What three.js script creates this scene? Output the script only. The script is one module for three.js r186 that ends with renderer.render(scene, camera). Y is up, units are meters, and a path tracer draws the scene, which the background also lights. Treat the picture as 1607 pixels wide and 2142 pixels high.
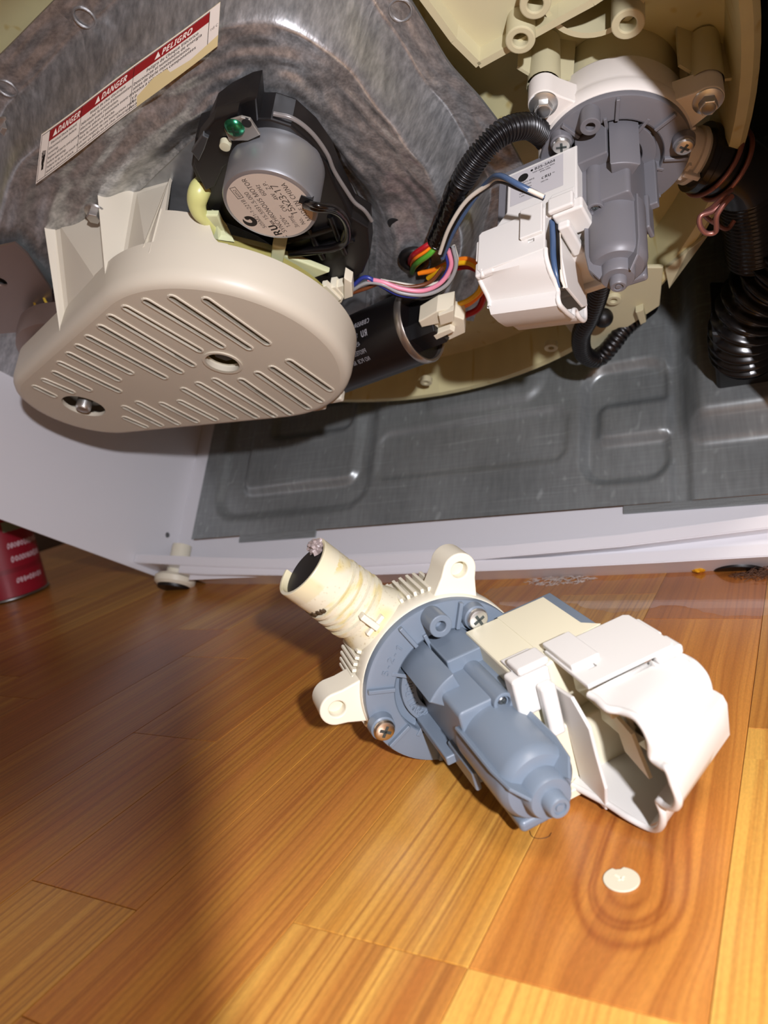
import * as THREE from 'three';
import { mergeGeometries, toCreasedNormals as creaseAtMetreScale } from 'three/addons/utils/BufferGeometryUtils.js';
import { RoundedBoxGeometry } from 'three/addons/geometries/RoundedBoxGeometry.js';
import { RectAreaLightUniformsLib } from 'three/addons/lights/RectAreaLightUniformsLib.js';
import { FontLoader } from 'three/addons/loaders/FontLoader.js';
import { TextGeometry } from 'three/addons/geometries/TextGeometry.js';
import { createNoise2D, createNoise3D } from 'simplex-noise';

RectAreaLightUniformsLib.init();
const scene = new THREE.Scene();
scene.background = new THREE.Color(0x000000);
const renderer = new THREE.WebGLRenderer({ antialias: true });
renderer.toneMapping = THREE.LinearToneMapping;
renderer.toneMappingExposure = 1.0;
renderer.shadowMap.enabled = true;

// ---- camera: a phone held 19.5 cm above the floor, rolled 10.8 degrees, pitched 9.9 degrees down
const camera = new THREE.PerspectiveCamera(69.21, 1607 / 2142, 0.01, 30);
camera.position.set(0, 0.195, 0);
camera.up.set(0.187, 0.9678, -0.1687);
camera.lookAt(0, 0.195 - 0.1718, -0.9851);
camera.focus = 0.42;
camera.userData.fStop = 11;
scene.add(camera);

// ---- light: a small hand torch behind and above the phone, and an unseen ceiling panel added as fill
const TORCH = new THREE.Vector3(0.09, 0.30, 0.22);
const torchAim = new THREE.Vector3(-0.02, 0.09, -0.55);
const torchLight = new THREE.SpotLight(0xf9f7ff, 2.1, 0, 0.8, 0.85, 2);
torchLight.position.copy(TORCH);
torchLight.target.position.copy(torchAim);
torchLight.castShadow = true;
torchLight.shadow.radius = 0.5;
torchLight.shadow.mapSize.set(2048, 2048);
scene.add(torchLight, torchLight.target);
const PANEL = { x: 0.35, y: 2.36, z: 0.9, w: 0.6, h: 0.6 };
const panelLight = new THREE.RectAreaLight(0xfff3e6, 27, PANEL.w, PANEL.h);
panelLight.position.set(PANEL.x, PANEL.y - 0.03, PANEL.z);
panelLight.lookAt(PANEL.x, 0, PANEL.z);
scene.add(panelLight);

// ---- helpers
let seed = 20240;
const rnd = () => { seed = (seed * 1664525 + 1013904223) >>> 0; return seed / 4294967296; };
const n2 = createNoise2D(rnd), n3 = createNoise3D(rnd);
const V = (x, y, z) => new THREE.Vector3(x, y, z);
const lerp = THREE.MathUtils.lerp, clamp = THREE.MathUtils.clamp, D2R = Math.PI / 180;
const sstep = (a, b, x) => { const t = clamp((x - a) / (b - a), 0, 1); return t * t * (3 - 2 * t); };
const used = new Map();
function numbered(n) { const k = used.get(n) || 0; used.set(n, k + 1); return k ? n + '_' + String(k).padStart(3, '0') : n; }
function shade(o) { o.traverse(m => { if (m.isMesh) { m.castShadow = true; m.receiveShadow = true; } }); return o; }
function clean(g) {
  g = g.index ? g.toNonIndexed() : g.clone();
  if (!g.attributes.normal) g.computeVertexNormals();
  if (!g.attributes.uv) g.setAttribute('uv', new THREE.BufferAttribute(new Float32Array(g.attributes.position.count * 2), 2));
  for (const k of Object.keys(g.attributes)) if (!['position', 'normal', 'uv'].includes(k)) g.deleteAttribute(k);
  g.morphAttributes = {};
  return g;
}
const toCreasedNormals = (g, a) => { g = g.clone(); g.scale(4000, 4000, 4000); g = creaseAtMetreScale(g, a); g.scale(1 / 4000, 1 / 4000, 1 / 4000); return g; };   // the add-on welds within a centimetre, so work enlarged
const join = (...gs) => { const a = gs.flat(9).map(clean); return a.length === 1 ? a[0] : mergeGeometries(a, false); };
const mv = (g, x = 0, y = 0, z = 0, rx = 0, ry = 0, rz = 0) => { g = g.clone(); g.applyMatrix4(new THREE.Matrix4().compose(V(x, y, z), new THREE.Quaternion().setFromEuler(new THREE.Euler(rx, ry, rz, 'XYZ')), V(1, 1, 1))); return g; };
function mirrorX(g) {
  g = clean(g);
  const p = g.attributes.position.array, n = g.attributes.normal.array, u = g.attributes.uv.array;
  for (let i = 0; i < p.length; i += 3) { p[i] *= -1; n[i] *= -1; }
  const sw = (a, s, i, j) => { for (let k = 0; k < s; k++) { const t = a[i * s + k]; a[i * s + k] = a[j * s + k]; a[j * s + k] = t; } };
  for (let i = 0; i < p.length / 3; i += 3) { sw(p, 3, i + 1, i + 2); sw(n, 3, i + 1, i + 2); sw(u, 2, i + 1, i + 2); }
  return g;
}
const box = (x0, x1, y0, y1, z0, z1, r = 0.0006, s = 2) => {
  const w = x1 - x0, h = y1 - y0, d = z1 - z0; r = Math.min(r, w * .49, h * .49, d * .49);
  return mv(r > 0 ? new RoundedBoxGeometry(w, h, d, s, r) : new THREE.BoxGeometry(w, h, d), (x0 + x1) / 2, (y0 + y1) / 2, (z0 + z1) / 2);
};
// extrusion along +z of an outline with holes, edges bevelled outward by b (outline is inset first)
function shapeOf(pts) { const s = new THREE.Shape(); pts.forEach((p, i) => i ? s.lineTo(p[0], p[1]) : s.moveTo(p[0], p[1])); s.closePath(); return s; }
function prism(pts, z0, z1, b = 0.0005, holes = [], seg = 2, crease = 0.33) {
  const s = pts instanceof THREE.Shape ? pts : shapeOf(pts);
  for (const h of holes) { const q = new THREE.Path(); h.forEach((p, i) => i ? q.lineTo(p[0], p[1]) : q.moveTo(p[0], p[1])); q.closePath(); s.holes.push(q); }
  const g = new THREE.ExtrudeGeometry(s, { depth: Math.max(1e-5, z1 - z0 - 2 * b), bevelEnabled: b > 0, bevelThickness: b, bevelSize: b, bevelOffset: -b, bevelSegments: seg, curveSegments: 24, steps: 1 });
  g.translate(0, 0, z0 + b);
  return toCreasedNormals(g, crease);
}
const circ = (cx, cy, r, n = 32, a0 = 0) => Array.from({ length: n }, (_, i) => [cx + r * Math.cos(a0 + i / n * 2 * Math.PI), cy + r * Math.sin(a0 + i / n * 2 * Math.PI)]);
const arc = (cx, cy, r, a0, a1, n = 16) => Array.from({ length: n + 1 }, (_, i) => { const a = lerp(a0, a1, i / n); return [cx + r * Math.cos(a), cy + r * Math.sin(a)]; });
const cylZ = (x, y, z0, z1, r0, r1 = r0, n = 32, open = false) => mv(new THREE.CylinderGeometry(r1, r0, z1 - z0, n, 1, open), x, y, (z0 + z1) / 2, Math.PI / 2);
// lathe about z: profile [[r,z],...]
const latheZ = (prof, n = 48, crease = 0.6, a0 = 0, al = Math.PI * 2) => toCreasedNormals(mv(new THREE.LatheGeometry(prof.map(p => new THREE.Vector2(p[0], p[1])), n, a0, al), 0, 0, 0, Math.PI / 2), crease);
const curve = (pts, closed = false, t = 0.5) => new THREE.CatmullRomCurve3(pts.map(p => p.isVector3 ? p : V(...p)), closed, 'centripetal', t);
const tube = (pts, r, n = 40, k = 10, closed = false) => new THREE.TubeGeometry(curve(pts, closed), n, r, k, closed);
// tube with varying radius rf(t, angle) along a curve, closed with caps
function pipe(pts, rf, n = 120, k = 20, caps = true) {
  const c = curve(pts), fr = c.computeFrenetFrames(n, false), pos = [], idx = [], uv = [];
  for (let i = 0; i <= n; i++) {
    const p = c.getPointAt(i / n);
    for (let j = 0; j <= k; j++) {
      const a = j / k * 2 * Math.PI, r = rf(i / n, a), x = Math.cos(a) * r, y = Math.sin(a) * r;
      pos.push(p.x + fr.normals[i].x * x + fr.binormals[i].x * y, p.y + fr.normals[i].y * x + fr.binormals[i].y * y, p.z + fr.normals[i].z * x + fr.binormals[i].z * y); uv.push(i / n, j / k);
    }
  }
  for (let i = 0; i < n; i++) for (let j = 0; j < k; j++) { const a = i * (k + 1) + j, b = a + k + 1; idx.push(a, b, a + 1, b, b + 1, a + 1); }
  if (caps) for (const i of [0, n]) { const p = c.getPointAt(i / n), m = pos.length / 3; pos.push(p.x, p.y, p.z); uv.push(0, 0); for (let j = 0; j < k; j++) { const a = i * (k + 1) + j; i ? idx.push(m, a, a + 1) : idx.push(m, a + 1, a); } }
  const g = new THREE.BufferGeometry(); g.setAttribute('position', new THREE.Float32BufferAttribute(pos, 3)); g.setAttribute('uv', new THREE.Float32BufferAttribute(uv, 2)); g.setIndex(idx); g.computeVertexNormals(); return g;
}
// surface from a grid of points rows[i][j]; optional closing in either direction
function sheet(rows, uvf) {
  const m = rows.length, n = rows[0].length, pos = [], uv = [], idx = [];
  for (let i = 0; i < m; i++) for (let j = 0; j < n; j++) { const p = rows[i][j]; pos.push(p[0], p[1], p[2]); const q = uvf ? uvf(i, j, p) : [j / (n - 1), 1 - i / (m - 1)]; uv.push(q[0], q[1]); }
  for (let i = 0; i < m - 1; i++) for (let j = 0; j < n - 1; j++) { const a = i * n + j, b = a + n; idx.push(a, b, a + 1, b, b + 1, a + 1); }
  const g = new THREE.BufferGeometry(); g.setAttribute('position', new THREE.Float32BufferAttribute(pos, 3)); g.setAttribute('uv', new THREE.Float32BufferAttribute(uv, 2)); g.setIndex(idx); g.computeVertexNormals(); return g;
}
// a mesh under parent
function part(name, geo, mat, parent, label) { const m = new THREE.Mesh(Array.isArray(geo) ? join(...geo) : geo, mat); m.name = name; if (label) m.userData.label = label; parent.add(m); return m; }
function thing(name, label, category, group) { const o = new THREE.Group(); o.name = numbered(name); o.userData = { label, category }; if (group) o.userData.group = group; return o; }
// put a group built in a local frame into the world, with its own origin moved to the base of what it holds
function place(o, matrix) {
  o.updateMatrixWorld(true);
  const b = new THREE.Box3().setFromObject(o), c = V((b.min.x + b.max.x) / 2, b.min.y, (b.min.z + b.max.z) / 2);
  for (const ch of o.children) ch.position.sub(c);
  const m = matrix.clone().multiply(new THREE.Matrix4().makeTranslation(c.x, c.y, c.z));
  m.decompose(o.position, o.quaternion, o.scale);
  scene.add(shade(o)); return o;
}
const frameOf = (o, x, y, z) => new THREE.Matrix4().makeBasis(V(...x), V(...y), V(...z)).setPosition(V(...o));
const std = (color, roughness = 0.5, o = {}) => new THREE.MeshStandardMaterial({ color, roughness, metalness: 0, ...o });
const phys = (color, roughness = 0.5, o = {}) => new THREE.MeshPhysicalMaterial({ color, roughness, metalness: 0, ...o });
function dataTex(w, h, f, srgb = true, rep = true) {
  const d = new Uint8Array(w * h * 4);
  for (let y = 0; y < h; y++) for (let x = 0; x < w; x++) { const c = f(x / w, y / h, x, y), k = (y * w + x) * 4; d[k] = clamp(c[0], 0, 255); d[k + 1] = clamp(c[1], 0, 255); d[k + 2] = clamp(c[2], 0, 255); d[k + 3] = 255; }
  const t = new THREE.DataTexture(d, w, h, THREE.RGBAFormat); t.magFilter = THREE.LinearFilter; t.minFilter = THREE.LinearMipmapLinearFilter; t.generateMipmaps = true;
  if (rep) t.wrapS = t.wrapT = THREE.RepeatWrapping; if (srgb) t.colorSpace = THREE.SRGBColorSpace; t.needsUpdate = true; return t;
}
function canvasTex(w, h, draw) { const c = document.createElement('canvas'); c.width = w; c.height = h; const x = c.getContext('2d'); draw(x, w, h); const t = new THREE.CanvasTexture(c); t.colorSpace = THREE.SRGBColorSpace; t.anisotropy = 8; return t; }
// planar uv in metres on two axes of the geometry
function planarUV(g, ax = 0, ay = 2, s = 1) { g = clean(g); const p = g.attributes.position.array, u = g.attributes.uv.array; for (let i = 0; i < p.length / 3; i++) { u[i * 2] = p[i * 3 + ax] * s; u[i * 2 + 1] = p[i * 3 + ay] * s; } return g; }

// ================= SETTING =================
const struct = (name, geo, mat) => { const m = new THREE.Mesh(geo, mat); m.name = name; m.userData.kind = 'structure'; scene.add(shade(m)); return m; };
const plaster = std(0xcfc8c0, 0.9);
struct('wall_left', box(-2.1, -2.0, 0, 2.4, -2.6, 2.4, 0), plaster);
struct('wall_right', box(2.0, 2.1, 0, 2.4, -2.6, 2.4, 0), plaster);
struct('wall_back', box(-2.0, 2.0, 0, 2.4, -2.6, -2.5, 0), plaster);
struct('wall_front', box(-2.0, 2.0, 0, 2.4, 2.3, 2.4, 0), plaster);
struct('ceiling', box(-2.1, 2.1, 2.4, 2.5, -2.6, 2.4, 0), std(0xd8d2c8, 0.9));

// ---- laminate floor: three strips to a board; every strip is a piece with its own grain
const floor = new THREE.Group(); floor.name = 'floor'; floor.userData.kind = 'structure';
const subfloor = part('underlay', box(-2.1, 2.1, -0.04, -0.0085, -2.6, 2.4, 0), std(0x3a2415, 0.9), floor);
const PW = 0.0733, PA = 31.0 * D2R;                                   // strip width and run direction
const along = V(Math.sin(PA), 0, -Math.cos(PA)), across = V(Math.cos(PA), 0, Math.sin(PA));
const floorFrame = frameOf([0, 0, 0], across.toArray(), [0, 1, 0], across.clone().cross(V(0, 1, 0)).toArray());   // x across, z = against the run
const mixc = (a, b, t) => [lerp(a[0], b[0], t), lerp(a[1], b[1], t), lerp(a[2], b[2], t)];
function woodTex(k, light, mid, dark, cath) {
  const o = k * 17.3;
  return dataTex(1024, 256, (u, v) => {
    const x = u * 0.62, y = v * PW;                                     // metres along and across the strip
    const wob = n2(x * 2.2 + o, y * 7 + o) * 0.004;
    let yy = y + wob;
    const st = (f, g, h) => n2(x * f + o + h, yy * g + o - h);
    let ring = 0;
    if (cath) {
      const dx = x - cath[0], dy = y - cath[1] + n2(x * 6, o) * 0.002;
      const e = Math.sqrt((dx > 0 ? dx * dx * 0.03 : dx * dx * 0.42) + dy * dy) + n2(x * 12 + o, y * 40) * 0.0011;
      const line = (c0, w) => Math.exp(-Math.pow((e - c0) / w, 2));
      ring = line(0.0075, 0.0012) * 0.7 + line(0.0124, 0.001) + line(0.0142, 0.0007) * 0.85 + line(0.0188, 0.0013) * 0.9;
      yy = lerp(yy, e, 0.2 * (1 - sstep(0.02, 0.04, e)));
    }
    const band = clamp(0.5 + 0.55 * st(0.9, 46, 0) + 0.25 * st(1.6, 110, 9), 0, 1);
    const lines = Math.pow(clamp(0.5 + 0.6 * st(1.4, 290, 3) + 0.3 * st(2.5, 620, 5), 0, 1), 2.2);
    const fine = n2(x * 18 + o, yy * 900) * 0.5 + n2(x * 45 + o, yy * 1900 + o) * 0.4;
    const fleck = n2(x * 210, yy * 640 + o) * 0.4 + n2(x * 420, yy * 1300) * 0.3;
    let c = mixc(light, mid, band);
    c = mixc(c, dark, clamp(ring * 0.72 + lines * (cath ? 0.3 : 0.48) + Math.max(0, fine) * 0.16, 0, 1));
    const g = 1 + fine * 0.06 + fleck * 0.07;
    return [c[0] * g, c[1] * g, c[2] * g];
  });
}
const LT = [212, 160, 76], MD = [194, 135, 57], DK = [134, 80, 34], RD = [172, 107, 47];
const woods = [
  woodTex(1, LT, MD, DK), woodTex(2, MD, RD, DK), woodTex(3, [222, 172, 84], LT, [172, 112, 50]), woodTex(4, RD, [178, 108, 50], [134, 76, 34]),
  woodTex(5, LT, RD, DK), woodTex(6, MD, [190, 122, 58], [140, 80, 36]), woodTex(7, [222, 160, 84], MD, DK, [0.2, 0.03]), woodTex(8, [208, 142, 66], RD, [146, 82, 36], [0.052, 0.041]),
].map(t => std(0xffffff, 0.29, { map: t }));
const plankGeos = new Map();
function plank(i, s0, s1, wood, du = rnd() * 0.5, flip = rnd() < 0.5, dark = 0) {
  const x0 = XE(i) + 0.00012, x1 = XE(i + 1) - 0.00012, g = box(x0, x1, -0.008, 0, -s1 + 0.00015, -s0 - 0.00015, 0.0003, 1);
  const p = g.attributes.position.array, u = g.attributes.uv.array;
  for (let k = 0; k < p.length / 3; k++) { const a = (-p[k * 3 + 2] - s0) / 0.62, b = (p[k * 3] - x0) / PW; u[k * 2] = du + a; u[k * 2 + 1] = flip ? 1 - b : b; }
  part('plank', g, woods[wood], floor);
}
const XE = i => [-0.3288, -0.258, -0.18626, -0.1128, -0.0386][i + 4] ?? (i > 0 ? -0.0386 + i * PW : -0.3288 + (i + 4) * PW);   // edge i of the strips; edge 0 lies at -0.0386
// pieces read off the photograph, then the strips further out
const laid = { '-1': [[-0.25, 0.186, 2], [0.186, 0.507, 7, 0, false], [0.507, 0.93, 3]], '-2': [[-0.2, 0.186, 4, 0.31], [0.186, 0.56, 0], [0.56, 0.98, 5]], '-3': [[-0.22, 0.118, 5], [0.118, 0.62, 5, 0.2], [0.62, 1.1, 3]], '-4': [[-0.28, 0.172, 0, 0.1], [0.172, 0.52, 5, 0.33], [0.52, 0.9, 1]], '0': [[-0.1, 0.362, 2, 0.3], [0.362, 0.72, 4], [0.72, 1.2, 1]], '-5': [[-0.1, 0.3, 5], [0.3, 0.74, 1], [0.74, 1.2, 5]], '-6': [[0, 0.42, 1], [0.42, 0.86, 5]] };
for (let i = -17; i <= 5; i++) {
  const rows = laid[i] || [];
  rows.forEach(r => plank(i, r[0], r[1], r[2], r[3], r[4]));
  let s = rows.length ? rows[rows.length - 1][1] : -0.2 + rnd() * 0.3;
  while (s < 1.5) { const e = s + 0.3 + rnd() * 0.16; plank(i, s, e, [1, 3, 5, 0, 4, 6][Math.floor(rnd() * 6)]); s = e; }
}
floor.applyMatrix4(floorFrame); scene.add(shade(floor));
const outerFloor = [];
part('far_boards', [box(-2.1, -1.15, -0.008, -0.0004, -2.6, 2.4, 0), box(0.55, 2.1, -0.008, -0.0006, -0.3, 2.4, 0), box(-1.15, 0.55, -0.008, -0.0006, 0.35, 2.4, 0)], std(0xb8783a, 0.4), floor).matrixAutoUpdate = true;
floor.children[floor.children.length - 1].applyMatrix4(floorFrame.clone().invert());

// ---- ceiling panel lamp added as fill, and the hand torch behind the phone
{
  const l = thing('ceiling_fill_lamp', 'unseen square white ceiling panel lamp added for fill', 'lamp');
  part('housing', box(PANEL.x - 0.32, PANEL.x + 0.32, PANEL.y, 2.4, PANEL.z - 0.32, PANEL.z + 0.32, 0.004), std(0xeeeeee, 0.5), l);
  part('diffuser', box(PANEL.x - PANEL.w / 2, PANEL.x + PANEL.w / 2, PANEL.y - 0.006, PANEL.y - 0.0005, PANEL.z - PANEL.h / 2, PANEL.z + PANEL.h / 2, 0.001), std(0xffffff, 0.6, { emissive: 0xfff3e6, emissiveIntensity: 2 }), l);
  scene.add(shade(l));
}
{
  const t = thing('hand_torch', 'small black hand torch behind the phone', 'torch');
  const dir = torchAim.clone().sub(TORCH).normalize(), x = V(0, 1, 0).cross(dir).normalize(), y = dir.clone().cross(x);
  part('body', latheZ([[0, -0.13], [0.011, -0.13], [0.0125, -0.128], [0.0125, -0.045], [0.015, -0.035], [0.0165, -0.03], [0.0165, -0.009], [0.0155, -0.0075], [0.0125, -0.0078], [0.0108, -0.011]]), std(0x111111, 0.4), t);
  part('lens', latheZ([[0, -0.0105], [0.0108, -0.0105], [0.0108, -0.0095], [0, -0.0095]]), std(0xffffff, 0.3, { emissive: 0xf7f5ff, emissiveIntensity: 4 }), t);
  const m = frameOf(TORCH.toArray(), x.toArray(), y.toArray(), dir.toArray()); m.decompose(t.position, t.quaternion, t.scale); scene.add(shade(t));
}
{
  const p = thing('smartphone', 'dark smartphone held upright, its back to the washer', 'phone');
  part('body', box(-0.058, 0.0165, -0.115, 0.034, 0.006, 0.0138, 0.0035, 3), std(0x15161a, 0.35), p);
  part('camera_bump', prism(circ(0, 0, 0.0075, 32), 0.0042, 0.0062, 0.0004), std(0x0c0c0f, 0.3), p);
  const m = frameOf([0, 0.195, 0], [0.9824, -0.1843, 0.0321], [0.187, 0.9678, -0.1687], [0, 0.1718, 0.9851]); m.decompose(p.position, p.quaternion, p.scale); scene.add(shade(p));
}
// ================= DRAIN PUMPS =================
// local frame: the ring's front face is z = 0, the motor runs towards +z, the plug block stands at +x with its flat face up (+y)
const font = await new FontLoader().loadAsync('fonts/droid/droid_sans_bold.typeface.json');
const gPlastic = phys(0x6b7784, 0.38, { clearcoat: 0.15, clearcoatRoughness: 0.35 });
const mPlastic = phys(0x6d6c70, 0.42);
const stainTex = dataTex(512, 512, (u, v) => {
  const a = n2(u * 3, v * 5) * 0.6 + n2(u * 9, v * 14) * 0.3, s = Math.max(0, n2(u * 40, v * 60) - 0.62) * 1.6, y = sstep(0.0, 0.8, a), c = mixc([206, 200, 176], [202, 186, 130], y);
  return [c[0] - s * 44, c[1] - s * 52, c[2] - s * 60];
});
const cream = phys(0xdcd6c2, 0.42), creamOld = phys(0xd6d0b6, 0.4), stained = std(0xffffff, 0.45, { map: stainTex });
const white = phys(0xcbc9c4, 0.4), whiteNew = phys(0xdcd9d3, 0.4), whiteWarm = phys(0xe4ded6, 0.42);
const steel = std(0xcdcdca, 0.3, { metalness: 0.9 }), steelDark = std(0x8d8f90, 0.35, { metalness: 1 }), warmTintSteel = std(0xcfc2b2, 0.3, { metalness: 1 });  // last one: screw steel with the floor's warm reflection put into its colour
const rubber = phys(0x0b0a0b, 0.45), blackPl = phys(0x0e0d0e, 0.42);
const rubberWet = phys(0x0a090a, 0.22);
function crossRecess(r) { return join(box(-r * .52, r * .52, -r * .12, r * .12, 0, 0.0002, 0), box(-r * .12, r * .12, -r * .52, r * .52, 0, 0.0002, 0)); }
function screwHead(x, y, z, r, parent, M, mat = steel, tilt = 0.5) {
  const s = part('screw', M(mv(latheZ([[0, 0.0026], [r * .68, 0.0025], [r * .88, 0.0021], [r, 0.0011], [r, 0], [0, 0]], 32, 0.5), x, y, z)), mat, parent, 'silver cross-head screw');
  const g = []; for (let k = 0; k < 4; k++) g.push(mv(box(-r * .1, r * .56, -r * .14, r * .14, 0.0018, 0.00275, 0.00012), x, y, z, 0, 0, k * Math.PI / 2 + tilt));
  part('cross_slot_dark', M(join(g)), std(0x4a5150, 0.45, { metalness: 0.6 }), s);  // dark bars painted in for the shade of the cross recess
}
function hexBolt(x, y, z, r, parent, M) {
  const b = part('bolt', M(join(mv(latheZ([[0, 0.0016], [r * 1.0, 0.0016], [r * 1.55, 0.0006], [r * 1.6, 0], [0, 0]], 40), x, y, z), mv(prism(circ(0, 0, r, 6, 0.4), 0.001, 0.0065, 0.0006), x, y, z))), steel, parent, 'zinc plated hex bolt');
  part('bolt_face', M(mv(latheZ([[0, 0.0069], [r * .55, 0.0069], [r * .8, 0.0064], [0, 0.006]], 24), x, y, z)), steelDark, b); return b;
}
function slabXZ(q, t) { return slab(q[0], q[1], q[2], q[3], t); }
function slab(a, b, c, d, t) {                                            // thick four-cornered plate
  const A = V(...a), B = V(...b), C = V(...c), D = V(...d), n = B.clone().sub(A).cross(D.clone().sub(A)).normalize().multiplyScalar(t / 2);
  const P = [A, B, C, D].map(v => v.clone().add(n)), Q = [A, B, C, D].map(v => v.clone().sub(n)), pos = [];
  const quad = (p, q, r, s) => [p, q, r, p, r, s].forEach(v => pos.push(v.x, v.y, v.z));
  quad(...P); quad(Q[3], Q[2], Q[1], Q[0]); for (let i = 0; i < 4; i++) { const j = (i + 1) % 4; quad(P[i], Q[i], Q[j], P[j]); }
  const g = new THREE.BufferGeometry(); g.setAttribute('position', new THREE.Float32BufferAttribute(pos, 3)); g.computeVertexNormals(); return g;
}
function makePump(o) {
  const M = o.mirror ? mirrorX : g => g;
  const p = thing('drain_pump', o.label, 'pump');
  // --- volute housing with inlet, ears, ribs and outlet
  const H = o.housing, earAng = [66, 172, 284];
  const vol = part('housing', M(join(
    latheZ([[0.0425, -0.0043], [0.0441, -0.0046], [0.0446, -0.0056], [0.0448, -0.0135], [0.0444, -0.0145], [0.0438, -0.018], [0.0438, -0.034], [0.041, -0.039], [0.034, -0.041], [0.0318, -0.0425], [0.0315, -0.064], [0.0285, -0.064], [0.0285, -0.03], [0, -0.03]], 72),
    latheZ([[0.0437, -0.0035], [0.03, -0.0035], [0.03, -0.02]], 48))), H, p);
  earAng.forEach((d, k) => {
    const a = d * D2R, r = 0.0565, w = k === 2 ? 0.0095 : 0.0098, ux = Math.cos(a), uy = Math.sin(a), L = 0.017;
    const out = [...arc(r, 0, 0.0088, -Math.PI / 2, Math.PI / 2, 14), [r - 0.004, 0.0092], [r - L, 0.0125], [r - L, -0.0125], [r - 0.004, -0.0092]];
    const e = part('mounting_ear', M(mv(prism(out, -0.0235, -0.007, 0.0008, [circ(r, 0, 0.0042, 24)]), 0, 0, 0, 0, 0, a)), H, vol);
    if (o.bolts && k < 2) hexBolt(ux * r, uy * r, -0.007, 0.0052, p, M);
    else part('ear_hole_fill', M(mv(cylZ(0, 0, -0.0235, -0.0125, 0.0043, 0.0043, 20), ux * r, uy * r, 0)), o.holeMat || H, e);
  });
  const pa = o.port * D2R;
  for (const [a0, a1, n] of o.ribs) for (let k = 0; k < n; k++) {
    const a = lerp(a0, a1, n > 1 ? k / (n - 1) : 0) * D2R;
    part('rib', M(mv(box(0.0425, 0.0468, -0.0009, 0.0009, -0.036, -0.0135, 0.0005), 0, 0, 0, 0, 0, a)), H, vol);
  }
  // outlet: a tube along the ring's plane, z = -0.025
  const onPort = g => M(mv(g, 0, 0, -0.0255, 0, 0, pa));                  // tube axis along local x
  const latX = (prof, n = 56, c = 0.5) => mv(latheZ(prof, n, c), 0, 0, 0, 0, Math.PI / 2, 0);
  const PO = part('outlet', onPort(join(latX([[0.021, 0.03], [0.0182, 0.044], [0.0162, 0.05], [0.0158, 0.053], [0.0178, 0.0533], [0.018, 0.0562], [0.0163, 0.0568], [0.016, 0.0585], [0.0176, 0.0592], [0.0176, 0.061], [0.0159, 0.0617], [0.0158, 0.0632], [0.0174, 0.0639], [0.0173, 0.0656], [0.0157, 0.0663], [0.0156, 0.0682], [0.0172, 0.0688], [0.0171, 0.0708], [0.0153, 0.0714], [0.0152, 0.0736], [0.0165, 0.0741], [0.0165, 0.0895 - (o.notch ? 0.008 : 0)], [0.0148, 0.0895 - (o.notch ? 0.008 : 0)], [0.0146, 0.05]]))), o.portMat || H, p);
  if (o.notch) {                                                            // the outer rim is broken away on the far side
    const rimGeo = (a0, a1) => { const ring = [...arc(0, 0, 0.0165, a0, a1, 28), ...arc(0, 0, 0.0147, a1, a0, 28)]; return mv(prism(ring, 0.0805, 0.0905, 0.0004), 0, 0, 0, 0, Math.PI / 2, 0); };
    part('rim', onPort(rimGeo(o.notch[0] * D2R, o.notch[1] * D2R)), o.portMat, PO);
  }
  const lug = part('lug', onPort(join(box(0.0475, 0.0585, -0.0016, 0.0016, 0.0145, 0.0208, 0.0006), box(0.0475, 0.0497, -0.006, 0.006, 0.0148, 0.0186, 0.0006))), H, PO);
  if (o.plug) {
    const gr = []; for (let k = 0; k < 16; k++) { const a = (-20 + rnd() * 75) * D2R, x = 0.0728 + (rnd() - 0.5) * 0.0016, r = 0.0004 + rnd() * 0.0007; const s = new THREE.SphereGeometry(r, 8, 6); s.scale(1.8, 1, 0.6); gr.push(mv(s, x, 0.0162 * Math.sin(a + 0.9), 0.0162 * Math.cos(a + 0.9))); }
    part('grime', onPort(join(gr)), std(0x3a2a12, 0.7), PO, 'dark brown grime in the outlet groove');
    part('valve_disc', onPort(latX([[0, 0.0886], [0.012, 0.0882], [0.0142, 0.0872], [0.0147, 0.0855], [0.0147, 0.07], [0, 0.07]])), phys(0x0a0809, 0.55), p, 'black rubber disc inside the outlet');
    const goo = new THREE.IcosahedronGeometry(0.0042, 3), gp = goo.attributes.position;
    for (let k = 0; k < gp.count; k++) { const v = V(gp.getX(k), gp.getY(k), gp.getZ(k)), s = 1 + 0.35 * n3(v.x * 420, v.y * 420, v.z * 420) + 0.15 * n3(v.x * 1200, v.y * 1200, 3); gp.setXYZ(k, v.x * s * 0.75, v.y * s * 0.9, v.z * s * 1.75); }
    goo.computeVertexNormals();
    const ga = o.plug * D2R;
    part('residue', onPort(mv(goo, 0.0895, 0.0118 * Math.cos(ga), 0.0118 * Math.sin(ga), ga, 0, 0)), phys(0x9d8f8c, 0.2, { clearcoat: 1, clearcoatRoughness: 0.1 }), p, 'wet whitish lump of residue on the outlet');
  }
  // --- motor ring
  const G = o.grey;
  const ring = part('motor_ring', M(join(
    latheZ([[0.0285, -0.004], [0.0285, -0.0006], [0.0292, 0], [0.0415, 0], [0.0434, -0.0004], [0.0439, -0.0014], [0.0439, -0.0042], [0.0285, -0.0042]], 80),
    latheZ([[0.0287, 0], [0.0287, -0.0055], [0.0275, -0.006], [0.0, -0.006]], 64))), G, p);
  for (const a of [112, 160, 67, -112, -154, 30, -60, 0]) part('rib', M(mv(box(0.029, 0.0428, -0.0011, 0.0011, -0.001, 0.0022, 0.0005), 0, 0, 0, 0, 0, a * D2R)), G, ring);
  const tooth = (a, r0, r1, z0, z1) => part('bracket_web', M(mv(box(r0, r1, -0.001, 0.001, z0, z1, 0.0004), 0, 0, 0, 0, 0, a * D2R)), G, ring);
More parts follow.
